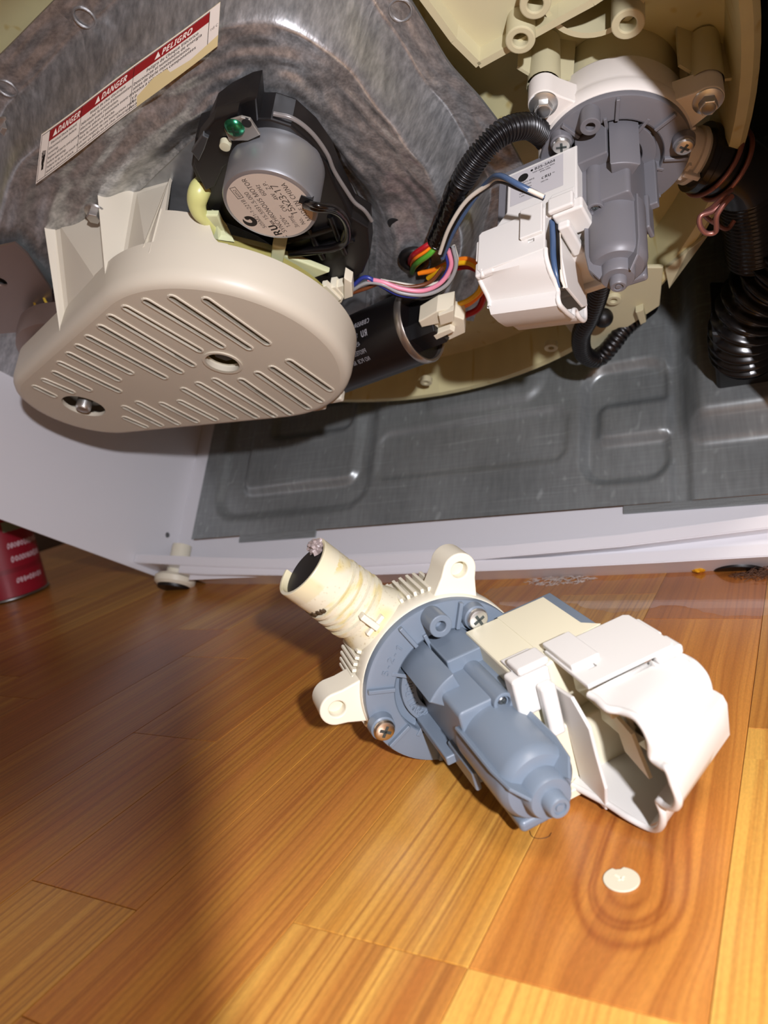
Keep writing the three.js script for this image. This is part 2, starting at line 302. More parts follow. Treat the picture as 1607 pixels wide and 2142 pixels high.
  tooth(100, 0.022, 0.0315, -0.004, 0.0016); tooth(146, 0.022, 0.0318, -0.006, 0.0003); tooth(-138, 0.02, 0.0315, -0.006, 0.0006);
  // raised arc plate with lettering
  const pl = [...arc(0, 0, 0.0245, 142 * D2R, 222 * D2R, 24), ...arc(0, 0, 0.0165, 222 * D2R, 142 * D2R, 20)];
  part('arc_plate', M(prism(pl, -0.0062, -0.0022, 0.0004)), G, ring);
  if (o.letters) {
    const word = (txt, r, a0, size, step, z) => { const gs = []; [...txt].forEach((ch, k) => { if (ch === ' ') return; const a = (a0 - k * step) * D2R; const t = new TextGeometry(ch, { font, size, depth: 0.0006, curveSegments: 3 }); t.computeBoundingBox(); gs.push(mv(mv(t, -(t.boundingBox.max.x) / 2, -size / 2, 0), r * Math.cos(a), r * Math.sin(a), z, 0, 0, a - Math.PI / 2)); }); return M(join(gs)); };
    part('moulded_lettering', word('HANYU Patent', 0.0205, 216, 0.0042, 7.0, -0.0023), G, ring);
    part('moulded_lettering', word('5-2-1', 0.0352, 146, 0.0036, 5.6, -0.0001), G, ring);
  }
  part('boss', M(mv(prism(circ(0, 0, 0.0057, 32), -0.001, 0.0118, 0.0005, [circ(0, 0, 0.0026, 20)]), 0.0006, 0.038, 0)), G, ring);
  part('boss_bottom', M(cylZ(0.0006, 0.038, 0, 0.006, 0.0026, 0.0026, 16)), G, ring);
  for (const [x, y] of [[0.0208, 0.0305], [-0.0393, -0.005]]) {
    const a = Math.atan2(y, x) * 180 / Math.PI;
    part('screw_boss', M(join(mv(latheZ([[0, 0.0055], [0.0054, 0.0055], [0.0062, 0.0048], [0.0066, 0], [0, 0]], 32), x, y, 0))), G, ring);
    screwHead(x, y, 0.0056, 0.0054, p, M, x < 0 && !o.bolts ? warmTintSteel : steel, x < 0 ? 0.9 : 0.35);
  }
  // --- motor body
  const sect = (w0, w1, h0, h1, c) => { const s = new THREE.Shape(); s.moveTo(w0 + c, h0); s.lineTo(w1 - c, h0); s.quadraticCurveTo(w1, h0, w1, h0 + c); s.lineTo(w1, h1 - c); s.quadraticCurveTo(w1, h1, w1 - c, h1); s.lineTo(w0 + c, h1); s.quadraticCurveTo(w0, h1, w0, h1 - c); s.lineTo(w0, h0 + c); s.quadraticCurveTo(w0, h0, w0 + c, h0); return s; };
  const mb = part('motor_body', M(join(
    prism(sect(-0.0142, 0.0146, -0.0195, 0.0192, 0.003), -0.01, 0.0515, 0.0014, [], 3, 0.3),
    prism(sect(-0.0045, 0.0146, -0.018, 0.0262, 0.001), -0.0095, 0.0225, 0.0008, [], 2, 0.33),
    latheZ([[0.0165, 0.045], [0.0165, 0.0825], [0.0158, 0.086], [0.014, 0.0882], [0.0095, 0.0888], [0.0093, 0.0955], [0.0086, 0.0966], [0.0048, 0.0968], [0.0045, 0.102], [0.004, 0.1026], [0.0027, 0.1026], [0.0025, 0.1017], [0.0016, 0.1017], [0.0015, 0.1024], [0, 0.1025]], 56, 0.75))), G, p);
  part('shell_flap', M(prism([...arc(0, 0, 0.0268, 103 * D2R, 139 * D2R, 20), ...arc(0, 0, 0.0185, 139 * D2R, 103 * D2R, 14)], -0.0045, 0.0335, 0.0009, [], 3, 0.3)), G, mb);
  part('screw_tube', M(join(mv(prism(circ(0, 0, 0.0049, 32), 0.019, 0.0545, 0.0005, [circ(0, 0, 0.0031, 20)]), 0.0062, 0.0165, 0), cylZ(0.0062, 0.0165, 0.02, 0.0525, 0.0031, 0.0028, 16))), G, mb);
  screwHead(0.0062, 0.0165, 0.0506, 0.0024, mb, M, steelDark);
  for (const s of [-1, 1]) {
    const a = (s < 0 ? 147 : 38) * D2R, fin = [[0.0145, 0.046], [0.0188, 0.047], [0.0186, 0.08], [0.0166, 0.092], [0.0105, 0.0985], [0.009, 0.095], [0.009, 0.086], [0.014, 0.084]];
    part('fin', M(mv(mv(prism(fin, -0.0007, 0.0007, 0.0003), 0, 0, 0, Math.PI / 2, 0, 0), 0, 0, 0, 0, 0, a)), G, mb);
  }
  part('side_arm', M(box(-0.0208, -0.0135, -0.0175, -0.0125, -0.003, 0.0345, 0.001)), G, mb);
  part('side_arm', M(box(-0.0165, -0.0135, -0.0195, -0.009, 0.028, 0.055, 0.0012)), G, mb);
  part('foot_tab', M(box(-0.0115, 0.002, -0.0202, -0.0145, 0.06, 0.0865, 0.0022, 3)), G, mb);
  part('coil_frame', M(box(0.0185, 0.0655, 0.004, 0.0222, -0.003, 0.0425, 0.0008)), o.mirror ? G : gPlastic, mb, 'grey end of the coil frame');
  // --- coil housing and plug block
  const Wm = o.white, C1 = o.coil;
  const top = [[0.0127, 0.0075], [0.0565, 0.0075], [0.0567, 0.04], [0.066, 0.052], [0.066, 0.057], [0.0127, 0.057]];
  const flat = (pts, y0, y1, b = 0.0006) => mv(prism(pts.map(q => [q[0], -q[1]]), y0, y1, b), 0, 0, 0, -Math.PI / 2);   // outline in (x, z), thickness in y
  const ch = part('coil_housing', M(join(flat(top, -0.002, 0.0276, 0.001), box(0.0165, 0.055, -0.031, 0.0, 0.012, 0.064, 0.0015), box(0.0165, 0.05, -0.0335, -0.029, 0.02, 0.069, 0.0008))), C1, p);
  if (!o.bolts) part('seam_panel', M(flat([[0.0302, 0.0078], [0.0562, 0.0078], [0.0563, 0.0405], [0.062, 0.0475], [0.0302, 0.05]], 0.0276, 0.02785, 0.0001)), C1, ch);
  const latch = part('latch_block', M(join(box(0.0095, 0.0275, 0.0095, 0.0286, 0.0515, 0.0605, 0.0016, 3))), Wm, p);
  part('latch_tongue', M(join(flat([[0.0135, 0.043], [0.027, 0.043], [0.029, 0.046], [0.029, 0.053], [0.0135, 0.053]], 0.0278, 0.0292, 0.0005))), Wm, latch);
  part('latch_lid', M(box(0.0135, 0.0285, 0.0288, 0.0325, 0.0485, 0.0598, 0.0014, 3)), Wm, latch);
  part('latch_strap', M(box(0.019, 0.0262, -0.002, 0.0238, 0.0605, 0.0662, 0.0016, 3)), Wm, latch);
  // flat cover plate of the plug with its step and window
  const win = [[0.0368, 0.0722], [0.0418, 0.0722], [0.0418, 0.0756], [0.0368, 0.0756]];
  const pts = [[0.031, 0.051], [0.0715, 0.051], [0.0735, 0.053], [0.0735, 0.081], [0.0712, 0.0838], [0.0605, 0.0838], [0.031, 0.0838]];
  const cov = part('cover_plate', M(mv(prism(pts.map(q => [q[0], -q[1]]), 0.0278, 0.0298, 0.0005, [win.map(q => [q[0], -q[1]])]), 0, 0, 0, -Math.PI / 2)), Wm, p);
  part('cover_step', M(box(0.0318, 0.0455, 0.0296, 0.0322, 0.0485, 0.0716, 0.0007)), Wm, cov);
  part('window_floor', M(box(0.034, 0.045, 0.0262, 0.0272, 0.07, 0.078, 0.0002)), creamOld, cov);
  part('side_hook', M(join(box(0.0625, 0.0755, 0.0245, 0.0292, 0.0745, 0.0855, 0.0016, 3), box(0.0725, 0.0758, 0.022, 0.0285, 0.056, 0.072, 0.001))), Wm, cov);
  // hollow plug shroud: profile swept from the open end to the closed end
  const outer = o.profile, d = o.sweep;
  const thick = 0.0026, inner = outer.map((q, i) => { const a = outer[Math.max(0, i - 1)], b = outer[Math.min(outer.length - 1, i + 1)]; const tz = b[2] - a[2], ty = b[1] - a[1], l = Math.hypot(tz, ty) || 1; return [q[0], q[1] - tz / l * thick, q[2] + ty / l * thick]; });
  const rows = []; const N = 10;
  const at = (q, i, t) => [q[0] + d[i][0] * t, q[1] + d[i][1] * t, q[2] + d[i][2] * t];
  const sk = [];
  const mk = (set, t0, t1, n, rev) => { const r = []; for (let k = 0; k <= n; k++) r.push(set.map((q, i) => at(q, i, lerp(t0, t1, k / n)))); if (rev) r.reverse(); return toCreasedNormals(sheet(r), 0.7); };
  sk.push(mk(outer, 0, 1, N, false), mk(inner, 0, 0.95, N, true));
  sk.push(sheet([outer.map((q, i) => at(q, i, 0)), inner.map((q, i) => at(q, i, 0))]));          // open rim
  const shroud = part('plug_shroud', M(join(sk)), Wm, p);
  // socket inside the shroud
  const sock = part('socket', M(join(box(0.036, 0.062, 0.013, 0.0225, 0.062, 0.088, 0.0008), box(0.05, 0.064, -0.012, 0.0165, 0.062, 0.086, 0.001), box(0.043, 0.0505, -0.004, 0.016, 0.066, 0.088, 0.001))), o.socketMat || creamOld, p, 'cream socket inside the hollow plug shroud');
  part('tongue', M(slabXZ([[0.0405, 0.012, 0.082], [0.0405, 0.008, 0.094], [0.042, -0.012, 0.0985], [0.042, -0.008, 0.084]], 0.0016)), o.socketMat || creamOld, sock);
  for (const zz of [0.072, 0.079]) part('terminal_pin', M(cylZ(0.046, 0.004 + (zz - 0.072) * 0.5, 0.089, 0.094, 0.0014, 0.0012, 12)), steelDark, sock);
  // rounded bead along the open rim and the end wall with its raised flange
  part('rim_bead', M(tube(outer.map((q, i) => { const w = inner[i]; return [(q[0] + w[0]) / 2 + 0.0002, (q[1] + w[1]) / 2, (q[2] + w[2]) / 2]; }), 0.00155, 160, 10)), Wm, shroud);
  const endPoly = outer.map((q, i) => at(q, i, 1)), cz = endPoly.reduce((s, q) => s + q[2], 0) / endPoly.length;
  const shp2 = endPoly.map(q => [q[2], q[1]]).concat([[0.058, -0.03], [0.058, 0.0285]]);
  const exN = endPoly[6][0];
  {
    const tri = THREE.ShapeUtils.triangulateShape(endPoly.map(q => new THREE.Vector2(q[2], q[1])), []);
    const pos = []; for (const t of tri) for (const k of t) pos.push(...endPoly[k]);
    const pos2 = []; for (const t of tri) for (const k of [t[0], t[2], t[1]]) { const q = endPoly[k]; pos2.push(q[0] - 0.0018, q[1], q[2]); }
    const g = new THREE.BufferGeometry(); g.setAttribute('position', new THREE.Float32BufferAttribute(pos.concat(pos2), 3)); g.computeVertexNormals();
    part('end_wall', M(g), Wm, shroud);
  }
  part('end_flange', M(tube(endPoly.slice(1, 8).map(q => [q[0] - 0.0002, q[1] - 0.0004, q[2]]), 0.0015, 60, 10)), Wm, shroud);
  // dividing wall beside the opening
  const wall = o.wall;
  part('dividing_wall', M(mv(prism(wall.map(q => [-q[0], q[1]]), o.wallX, o.wallX + 0.0017, 0.0005, [], 2), 0, 0, 0, 0, Math.PI / 2, 0)), Wm, p);
  return p;
}
// ---- the old pump lying on the floor
const floorPumpFrame = frameOf([0.016, 0.0432, -0.3492], [0.9576, 0.1377, -0.2529], [-0.0943, 0.9798, 0.1764], [0.2721, -0.145, 0.9513]);
{
  const prof = [[0.0297, 0.0288, 0.0858], ...[[.0303,.0286,.0898],[.0301,.0286,.0971],[.0329,.0286,.1012]], ...[[.0345,.0291,.1079],[.0345,.0272,.1134],[.0345,.0222,.1162],[.0345,.0141,.1155],[.0345,.015,.1198],[.0345,.0152,.1236],[.0345,.0099,.1255],[.0345,.0031,.1272],[.0345,-.0035,.1242],[.0345,-.0079,.1177],[.0345,-.0082,.1144]], ...[[.0345,-.0123,.1157],[.0345,-.0204,.1135]], ...[[.0349,-.031,.104],[.0312,-.031,.0939],[.0289,-.031,.0837],[.0231,-.031,.0656]]];
  const endTop = [[0.0617, 0.0286, 0.0848], ...[[.0735,.0223,.0765],[.0735,.0243,.0836]], ...[[.0755,.0229,.0855],[.0755,.0228,.0909],[.0755,.0203,.0953],[.0755,.0174,.0967],[.0755,.0142,.0972],[.0755,.0149,.1012],[.0755,.015,.1045],[.0755,.0122,.1065],[.0755,.0007,.1058]]];
  const sweep = prof.map((q, i) => i < endTop.length ? [endTop[i][0] - q[0], endTop[i][1] - q[1], endTop[i][2] - q[2]] : [0.041, 0, -0.0187]);
  const p = makePump({
    label: 'used drain pump lying on the wood floor, cream housing, grey motor', housing: cream, portMat: stained, holeMat: creamOld, grey: gPlastic, coil: creamOld, white,
    port: 121.5, notch: [30, 300], plug: 200, ribs: [[76, 100, 6], [142, 163, 6], [186, 200, 4]], letters: true, profile: prof, sweep,
    wallX: 0.0275, wall: [[0.05, 0.016], [0.0738, 0.02], [0.0775, 0.0165], [0.0837, 0.0103], [0.0845, -0.002], [0.0865, -0.0187], [0.083, -0.0325], [0.0655, -0.0325], [0.064, -0.005], [0.05, 0.0]],
  });
  place(p, floorPumpFrame);
}
// ---- the new pump bolted to the tub: a mirror-built model
const mountedFrame = frameOf([0.1761, 0.2978, -0.4733], [0.8341, 0.0889, 0.5444], [-0.4859, 0.5857, 0.6488], [-0.2612 * 0.93, -0.8057 * 0.93, 0.5317 * 0.93]);
{
  const prof = [[0.083, 0.0296], [0.0865, 0.0292], [0.0898, 0.028], [0.0932, 0.0252], [0.0965, 0.0205], [0.0988, 0.0146], [0.1012, 0.0116], [0.106, 0.0116], [0.1098, 0.0085], [0.1085, -0.001], [0.1055, -0.01], [0.1035, -0.0135], [0.098, -0.0142], [0.0962, -0.0165], [0.097, -0.022], [0.0945, -0.03], [0.0895, -0.0335], [0.078, -0.0335], [0.068, -0.0335], [0.055, -0.0335]].map(q => [0.031, q[1], q[0]]);
  const sweep = prof.map((q, i) => i === 0 ? [0.036, 0, -0.001] : i < 3 ? [0.04, 0, -0.005] : [0.0435, 0, -0.01]);
  const p = makePump({
    mirror: true, bolts: true, label: 'new white drain pump bolted upside down under the tub, plug block wired', housing: whiteWarm, grey: mPlastic, coil: whiteNew, white: whiteNew, socketMat: whiteNew,
    port: 228, ribs: [[190, 205, 4]], letters: false, profile: prof, sweep,
    wallX: 0.0275, wall: [[0.05, 0.0145], [0.062, 0.0145], [0.078, 0.0129], [0.095, 0.005], [0.0905, -0.0203], [0.084, -0.0276], [0.061, -0.0158], [0.042, -0.02], [0.03, -0.013]],
  });
  // printed rating label
  const lab = canvasTex(1024, 820, (x, w, h) => {
    x.fillStyle = '#bfbcbd'; x.fillRect(0, 0, w, h); x.fillStyle = '#141414';
    x.beginPath(); x.arc(250, 190, 100, 0, 7); x.fill(); x.font = 'bold 92px sans-serif'; x.fillText('B25-3A04', 470, 120); x.font = 'bold 50px sans-serif'; x.beginPath(); x.arc(420, 95, 26, 0, 7); x.fill();
    x.fillText('HANYU MFG', 180, 345); x.font = 'bold 44px sans-serif'; x.fillText('120V~60Hz 1.0A MAX', 430, 185); x.fillText('RPM 3200', 580, 245); x.fillText('W10661045', 180, 420); x.font = 'bold 96px sans-serif'; x.fillText('c', 610, 440); x.fillText('RU', 670, 440); x.font = 'bold 40px sans-serif'; x.fillText('us', 820, 400); x.fillText('60Hz', 330, 500); x.fillText('IMP.PR.', 600, 520); x.fillText('RPM', 180, 610); x.fillText('1.25A', 180, 680); x.fillText('TH', 390, 600);
  });
  const lg = new THREE.PlaneGeometry(0.0335, 0.027); mv(lg);
  part('rating_label', mv(box(-0.0535, -0.0215, 0.0276, 0.02775, 0.0105, 0.0365, 0), 0, 0, 0), new THREE.MeshStandardMaterial({ color: 0xbfbcbd, roughness: 0.4 }), p);
  part('label_print', mv(lg.rotateX(-Math.PI / 2), -0.0375, 0.0278, 0.0235), new THREE.MeshStandardMaterial({ map: lab, roughness: 0.4 }), p, 'grey rating label printed in black');
  place(p, mountedFrame);
}
// ================= WASHER, TIPPED BACK 34 DEGREES =================
// local frame: x to the washer's right, y up inside it, z from its rear panel to its front; origin where the left rear foot meets the floor
const WF = frameOf([-0.2612, 0, -0.8578], [0.8643, 0, 0.503], [0.2806, 0.83, -0.482], [-0.4175, 0.5577, 0.7174]);
const putW = o => place(o, WF);
const flatY = (pts, y0, y1, b = 0.0005, holes = [], cr = 0.33) => mv(prism(pts.map(q => [q[0], -q[1]]), y0, y1, b, holes.map(h => h.map(q => [q[0], -q[1]])), 2, cr), 0, 0, 0, -Math.PI / 2);   // outline in (x, z)
const latheY = (prof, n = 48, cr = 0.6) => toCreasedNormals(new THREE.LatheGeometry(prof.map(p => new THREE.Vector2(p[0], p[1])), n), cr);
const galvTex = (k, a, b, sx) => dataTex(512, 512, (u, v) => {
  const s = n2(u * 9 + k, v * 9) * 0.6 + n2(u * 27, v * 27 + k) * 0.4, t = n2(u * 70 * sx + k, v * 70) * 0.5 + n2(u * 160 * sx, v * 160) * 0.4;
  const g = clamp(0.5 + s * 0.42 + t * 0.16, 0, 1), c = mixc(a, b, g); return c;
});
const galv = std(0xffffff, 0.33, { metalness: 0.72, map: galvTex(3, [128, 130, 131], [208, 209, 210], 1), bumpMap: dataTex(256, 256, (u, v) => { const q = 128 + 50 * n2(u * 14, v * 14) + 40 * n2(u * 50, v * 50); return [q, q, q]; }, false), bumpScale: 0.00012 });
const rearGalv = std(0xffffff, 0.34, { metalness: 0.45, map: dataTex(512, 512, (u, v) => {
  const s = n2(u * 4, v * 5) * 0.5 + n2(u * 60, v * 7) * 0.25 + n2(u * 150, v * 22) * 0.25 + n2(u * 7, v * 160) * 0.2, sp = Math.max(0, n2(u * 30, v * 16) - 0.78) * 2.4, ln = Math.max(0, n2(u * 3, v * 90) - 0.6);
  const g = 146 + s * 18 + sp * 60 + ln * 40; return [g * 0.97, g * 1.0, g * 1.0];
}) });
const enamel = phys(0xdad9dd, 0.3, { clearcoat: 0.3, clearcoatRoughness: 0.2 });
// ---- cabinet
{
  const w = thing('washer_cabinet', 'white sheet steel washer cabinet tipped back, galvanised rear panel inside', 'washing machine');
  part('side_panel', box(-0.047, -0.045, 0.021, 0.96, -0.032, 0.66, 0), enamel, w);
  part('side_panel', box(0.661, 0.663, 0.104, 0.96, -0.032, 0.66, 0), enamel, w);  // lower edge raised so torchlight reaches the pump and rear panel
  part('front_panel', box(-0.047, 0.663, 0.004, 0.96, 0.658, 0.66, 0), enamel, w);  // unseen front, lower edge dropped to keep torchlight off the tub corner
  part('top_panel', box(-0.047, 0.663, 0.958, 0.96, -0.032, 0.66, 0), enamel, w);
  part('rear_flange', box(-0.046, -0.02, 0.03, 0.9, -0.034, -0.0315, 0.0003), enamel, w);
  part('rear_flange', box(-0.03, 0.66, 0.02, 0.0738, -0.035, -0.0318, 0.0003), enamel, w);
  part('rivet', mv(latheY([[0, 0.001], [0.003, 0.0008], [0.0035, 0], [0, 0]], 16), -0.0448, 0.076, -0.012, 0, 0, -Math.PI / 2), steelDark, w);
  // embossed rear panel
  const rb = (x, y, x0, x1, y0, y1, r, w2) => { const dx = Math.abs(x - (x0 + x1) / 2) - (x1 - x0) / 2 + r, dy = Math.abs(y - (y0 + y1) / 2) - (y1 - y0) / 2 + r; const d = Math.hypot(Math.max(dx, 0), Math.max(dy, 0)) + Math.min(Math.max(dx, dy), 0) - r; return 1 - sstep(-w2, w2, d); };
  const hgt = (x, y) => {
    let h = 0;
    h -= 0.006 * rb(x, y, 0.012, 0.232, 0.1, 0.27, 0.03, 0.007);
    h += 0.007 * rb(x, y, 0.05, 0.214, 0.132, 0.24, 0.014, 0.005);
    h -= 0.006 * rb(x, y, 0.085, 0.2, 0.2, 0.26, 0.012, 0.006);
    h -= 0.003 * rb(x, y, 0.243, 0.457, 0.128, 0.184, 0.014, 0.004);
    h += 0.004 * rb(x, y, 0.3, 0.43, 0.2, 0.4, 0.02, 0.006);
    h -= 0.008 * rb(x, y, 0.474, 0.552, 0.1, 0.222, 0.022, 0.005);
    h += 0.008 * rb(x, y, 0.488, 0.58, 0.142, 0.18, 0.01, 0.005) * (1 - sstep(0.546, 0.556, x));
    h -= 0.004 * sstep(0.552, 0.556, x) * (1 - sstep(0.566, 0.572, x));
    h += 0.026 * rb(x, y, 0.572, 0.8, 0.138, 0.9, 0.014, 0.014);
    return h;
  };
  const rows = []; const nx = 260, ny = 170;
  for (let i = 0; i <= ny; i++) { const y = 0.52 - i / ny * (0.52 - 0.0745), r = []; for (let j = 0; j <= nx; j++) { const x = -0.021 + j / nx * 0.681; r.push([x, y, -0.03 + hgt(x, y)]); } rows.push(r); }
  part('rear_panel', sheet(rows, (i, j, p) => [p[0] * 2, p[1] * 2]), rearGalv, w, 'grey galvanised rear panel with pressed recesses');
  part('rear_panel_upper', box(-0.046, 0.661, 0.515, 0.96, -0.034, -0.031, 0), rearGalv, w);
  // folded bottom strips
  const strip = (px, y0, y1, z0, z1) => { const g = []; for (let k = 0; k < px.length - 1; k++) { const a = px[k], b = px[k + 1]; const A = (q, y, z) => [q[0], q[1] + y, z]; const F = (p, q, r, s) => slab(p, q, r, s, 0.0016); g.push(F(A(a, y0, z1), A(b, y0, z1), A(b, y1, z1), A(a, y1, z1)), F(A(a, y1, z0), A(b, y1, z0), A(b, y1, z1), A(a, y1, z1)), F(A(a, y0, z0), A(b, y0, z0), A(b, y0, z1), A(a, y0, z1))); } return join(g); };
  const up = [[-0.044, 0.037], [0.08, 0.027], [0.2095, 0.0184], [0.38, 0.0196], [0.5238, 0.0249], [0.66, 0.0355]];
  part('base_rail', strip(up, -0.009, 0, -0.03, 0.03), enamel, w, 'bowed white steel rail along the rear bottom edge');
  const lo = [[0.03, 0.022], [0.0724, 0.0185], [0.247, 0.0105], [0.444, 0.0095], [0.55, 0.0105], [0.66, 0.0125]];
  part('base_rail', strip(lo, -0.0085, 0, -0.03, 0.027), enamel, w);
  part('seam_strip', box(0.512, 0.66, 0.066, 0.0735, -0.0312, -0.0285, 0.0005), rearGalv, w);
  part('seam_strip', box(0.06, 0.172, 0.0655, 0.0742, -0.0312, -0.0285, 0.0005), rearGalv, w);
  part('rail_web', box(0.04, 0.66, 0.006, 0.026, 0.0185, 0.0197, 0.0003), enamel, w);
  for (const [x, m, l, hh, fy, fz] of [[0.002, cream, 'cream levelling foot', 0.05, 0.004, 0.004], [0.606, rubber, 'black levelling foot', 0.016, 0.004, -0.0075]]) {
    const f = part('levelling_foot', mv(latheY([[0, 0.0], [0.02, 0.0], [0.0235, 0.003], [0.024, 0.009], [0.021, 0.0125], [0.012, 0.0135], [0.0115, hh], [0, hh]], 40), x, fy, fz), m, w, l);
    part('foot_pad', mv(latheY([[0, 0], [0.018, 0], [0.019, 0.002], [0.019, 0.005], [0, 0.005]], 32), x, fy - 0.0035, fz), rubber, f);
  }
  putW(w);
}
// ---- tub
const tubTex = dataTex(512, 512, (u, v) => { const a = n2(u * 5, v * 5) * 0.5 + n2(u * 16, v * 16) * 0.3, s = Math.max(0, n2(u * 22, v * 22) - 0.66) * 2; return [206 + a * 12 - s * 26, 199 + a * 12 - s * 44, 152 + a * 8 - s * 64]; });
const tubMat = phys(0xffffff, 0.45, { map: tubTex }), tubPlain = phys(0xc2bb98, 0.42);
{
  const t = thing('wash_tub', 'cream translucent plastic tub underside with ribs, above the pump', 'washer tub');
  const TC = [0.335, 0.32];
  part('tub_shell', planarUV(mv(latheY([[0, 0.243], [0.10, 0.243], [0.2, 0.246], [0.298, 0.244], [0.305, 0.24], [0.3095, 0.206], [0.3115, 0.2015], [0.3175, 0.2015], [0.321, 0.2045], [0.323, 0.26], [0.323, 0.7], [0.3205, 0.7]], 128, 0.7), TC[0], 0, TC[1]), 0, 2, 3), tubMat, t);
  const rib = (pts, y0, y1, th) => { const g = []; for (let k = 0; k < pts.length - 1; k++) { const a = pts[k], b = pts[k + 1]; g.push(slab([a[0], y0, a[1]], [b[0], y0, b[1]], [b[0], y1, b[1]], [a[0], y1, a[1]], th)); } return join(g); };
  const edge = [[.5026,.3924],[.5086,.3578],[.5151,.3383],[.5398,.3416],[.5634,.3449],[.5816,.3471],[.604,.3524]];
  part('rib_wall', rib(edge, 0.203, 0.245, 0.004), tubPlain, t);
  part('boss_plate', flatY([...edge, ...[[.6127,.3938],[.5253,.4364]]], 0.214, 0.218, 0.001), tubPlain, t);
  for (const [x, z, r, y] of [[...[[.5428,.3463]][0], 0.008, 0.198], [...[[.5954,.3302]][0], 0.0085, 0.2], [...[[.5562,.3616]][0], 0.008, 0.198]]) part('screw_boss', mv(prism(circ(0, 0, r, 28), 0, 0.045, 0.0008, [circ(0, 0, r * 0.5, 20)]), x, y, z, -Math.PI / 2), tubPlain, t);
  part('hub_ring', mv(latheY([[0.024, 0], [0.027, 0], [0.0275, 0.04], [0.0235, 0.04]], 48), [[.5836,.3504]][0][0], 0.208, [[.5836,.3504]][0][1]), tubPlain, t);
  for (const e of [66, 172]) {
    const v = V(-0.0565 * Math.cos(e * D2R), 0.0565 * Math.sin(e * D2R), -0.0235).applyMatrix4(mountedFrame).applyMatrix4(WF.clone().invert()), px = [v.x, v.z];
    part('pump_post', mv(latheY([[0.0098, 0], [0.0085, 0.035], [0, 0.036]], 24), px[0], 0.207, px[1]), tubPlain, t);
    for (const a of [0.6, 2.2, 3.9]) part('post_web', mv(slab([0, 0.006, 0], [0.017, 0.012, 0], [0.018, 0.043, 0], [0, 0.043, 0], 0.0018), px[0], 0.203, px[1], 0, a, 0), tubPlain, t);
  }
  part('inlet_collar', mv(latheY([[0.031, 0], [0.036, 0], [0.0375, 0.012], [0.0375, 0.032], [0.031, 0.032]], 56), 0.5725, 0.213, 0.2605), tubPlain, t);
  part('foot_web', slab(...[[.5783,.2,.1286],[.6115,.2,.1552],[.5967,.2,.1441],[.5769,.2,.1047]], 0.003), tubPlain, t);
  part('skirt_corner', flatY([[.4946,.0327],[.5658,.0826],[.577,.1292],[.5488,.1403],[.4847,.1135]], 0.2, 0.2035, 0.0008), tubPlain, t);
  part('skirt_tab', flatY([[.5483,.0885],[.5547,.0903],[.5534,.0725],[.5483,.07]], 0.194, 0.203, 0.0008), tubPlain, t);
  for (const q of [[[.3332,.0383]][0], [[.4682,.0572]][0], [[.5351,.1065]][0]]) part('skirt_boss', mv(prism(circ(0, 0, 0.006, 24), 0, 0.006, 0.0006, [circ(0, 0, 0.0026, 16)]), q[0], 0.1965, q[1], -Math.PI / 2), tubPlain, t);
  putW(t);
}
// ---- galvanised drive bracket: pressed sheet between an outer flange and the gearcase opening
const brOuter = [[-.3852,.1402],[-.0603,.3208],[.0978,.4045],[.2087,.4573],[.2581,.4634],[.3233,.472],[.3808,.4799],[.4322,.4763],[.4746,.4579],[.494,.4208],[.4967,.3908],[.5007,.3441],[.5082,.315],[.5119,.2835],[.5123,.2526],[.4954,.2226],[.459,.176],[.4149,.1102]];
const brInner = [[.0343,.2256],[.129,.2908],[.1954,.3311],[.2483,.3542],[.2916,.3679],[.3328,.3787],[.3577,.384],[.3787,.3862],[.3953,.3843],[.4071,.3791],[.4154,.3692],[.4186,.3515],[.417,.3278],[.4126,.3006],[.4033,.2696],[.389,.2421],[.3693,.2127],[.3397,.1672]];
const samp = (pts, n) => { const c = curve(pts.map(q => [q[0], 0, q[1]])); return Array.from({ length: n + 1 }, (_, i) => { const p = c.getPoint(i / n); return [p.x, p.z]; }); };
function brY(t, s) {                                                       // height across the sheet, t = 0 at the outer edge
  const fl = 0.203, pl = 0.166, inn = 0.18;
  const k = 0.3 + 0.02 * Math.sin(s * 19);
  let y = lerp(fl, pl, sstep(k - 0.09, k + 0.09, t));
  y = lerp(y, inn, sstep(0.8, 0.97, t));
  y += 0.004 * Math.exp(-Math.pow((s - 0.33) / 0.02, 2)) * sstep(0.3, 0.4, t) * (1 - sstep(0.6, 0.75, t)) + 0.006 * Math.exp(-Math.pow((s - 0.78) / 0.05, 2)) * sstep(0.4, 0.6, t);
  y += 0.0012 * n2(s * 14, t * 7);
  return y;
}
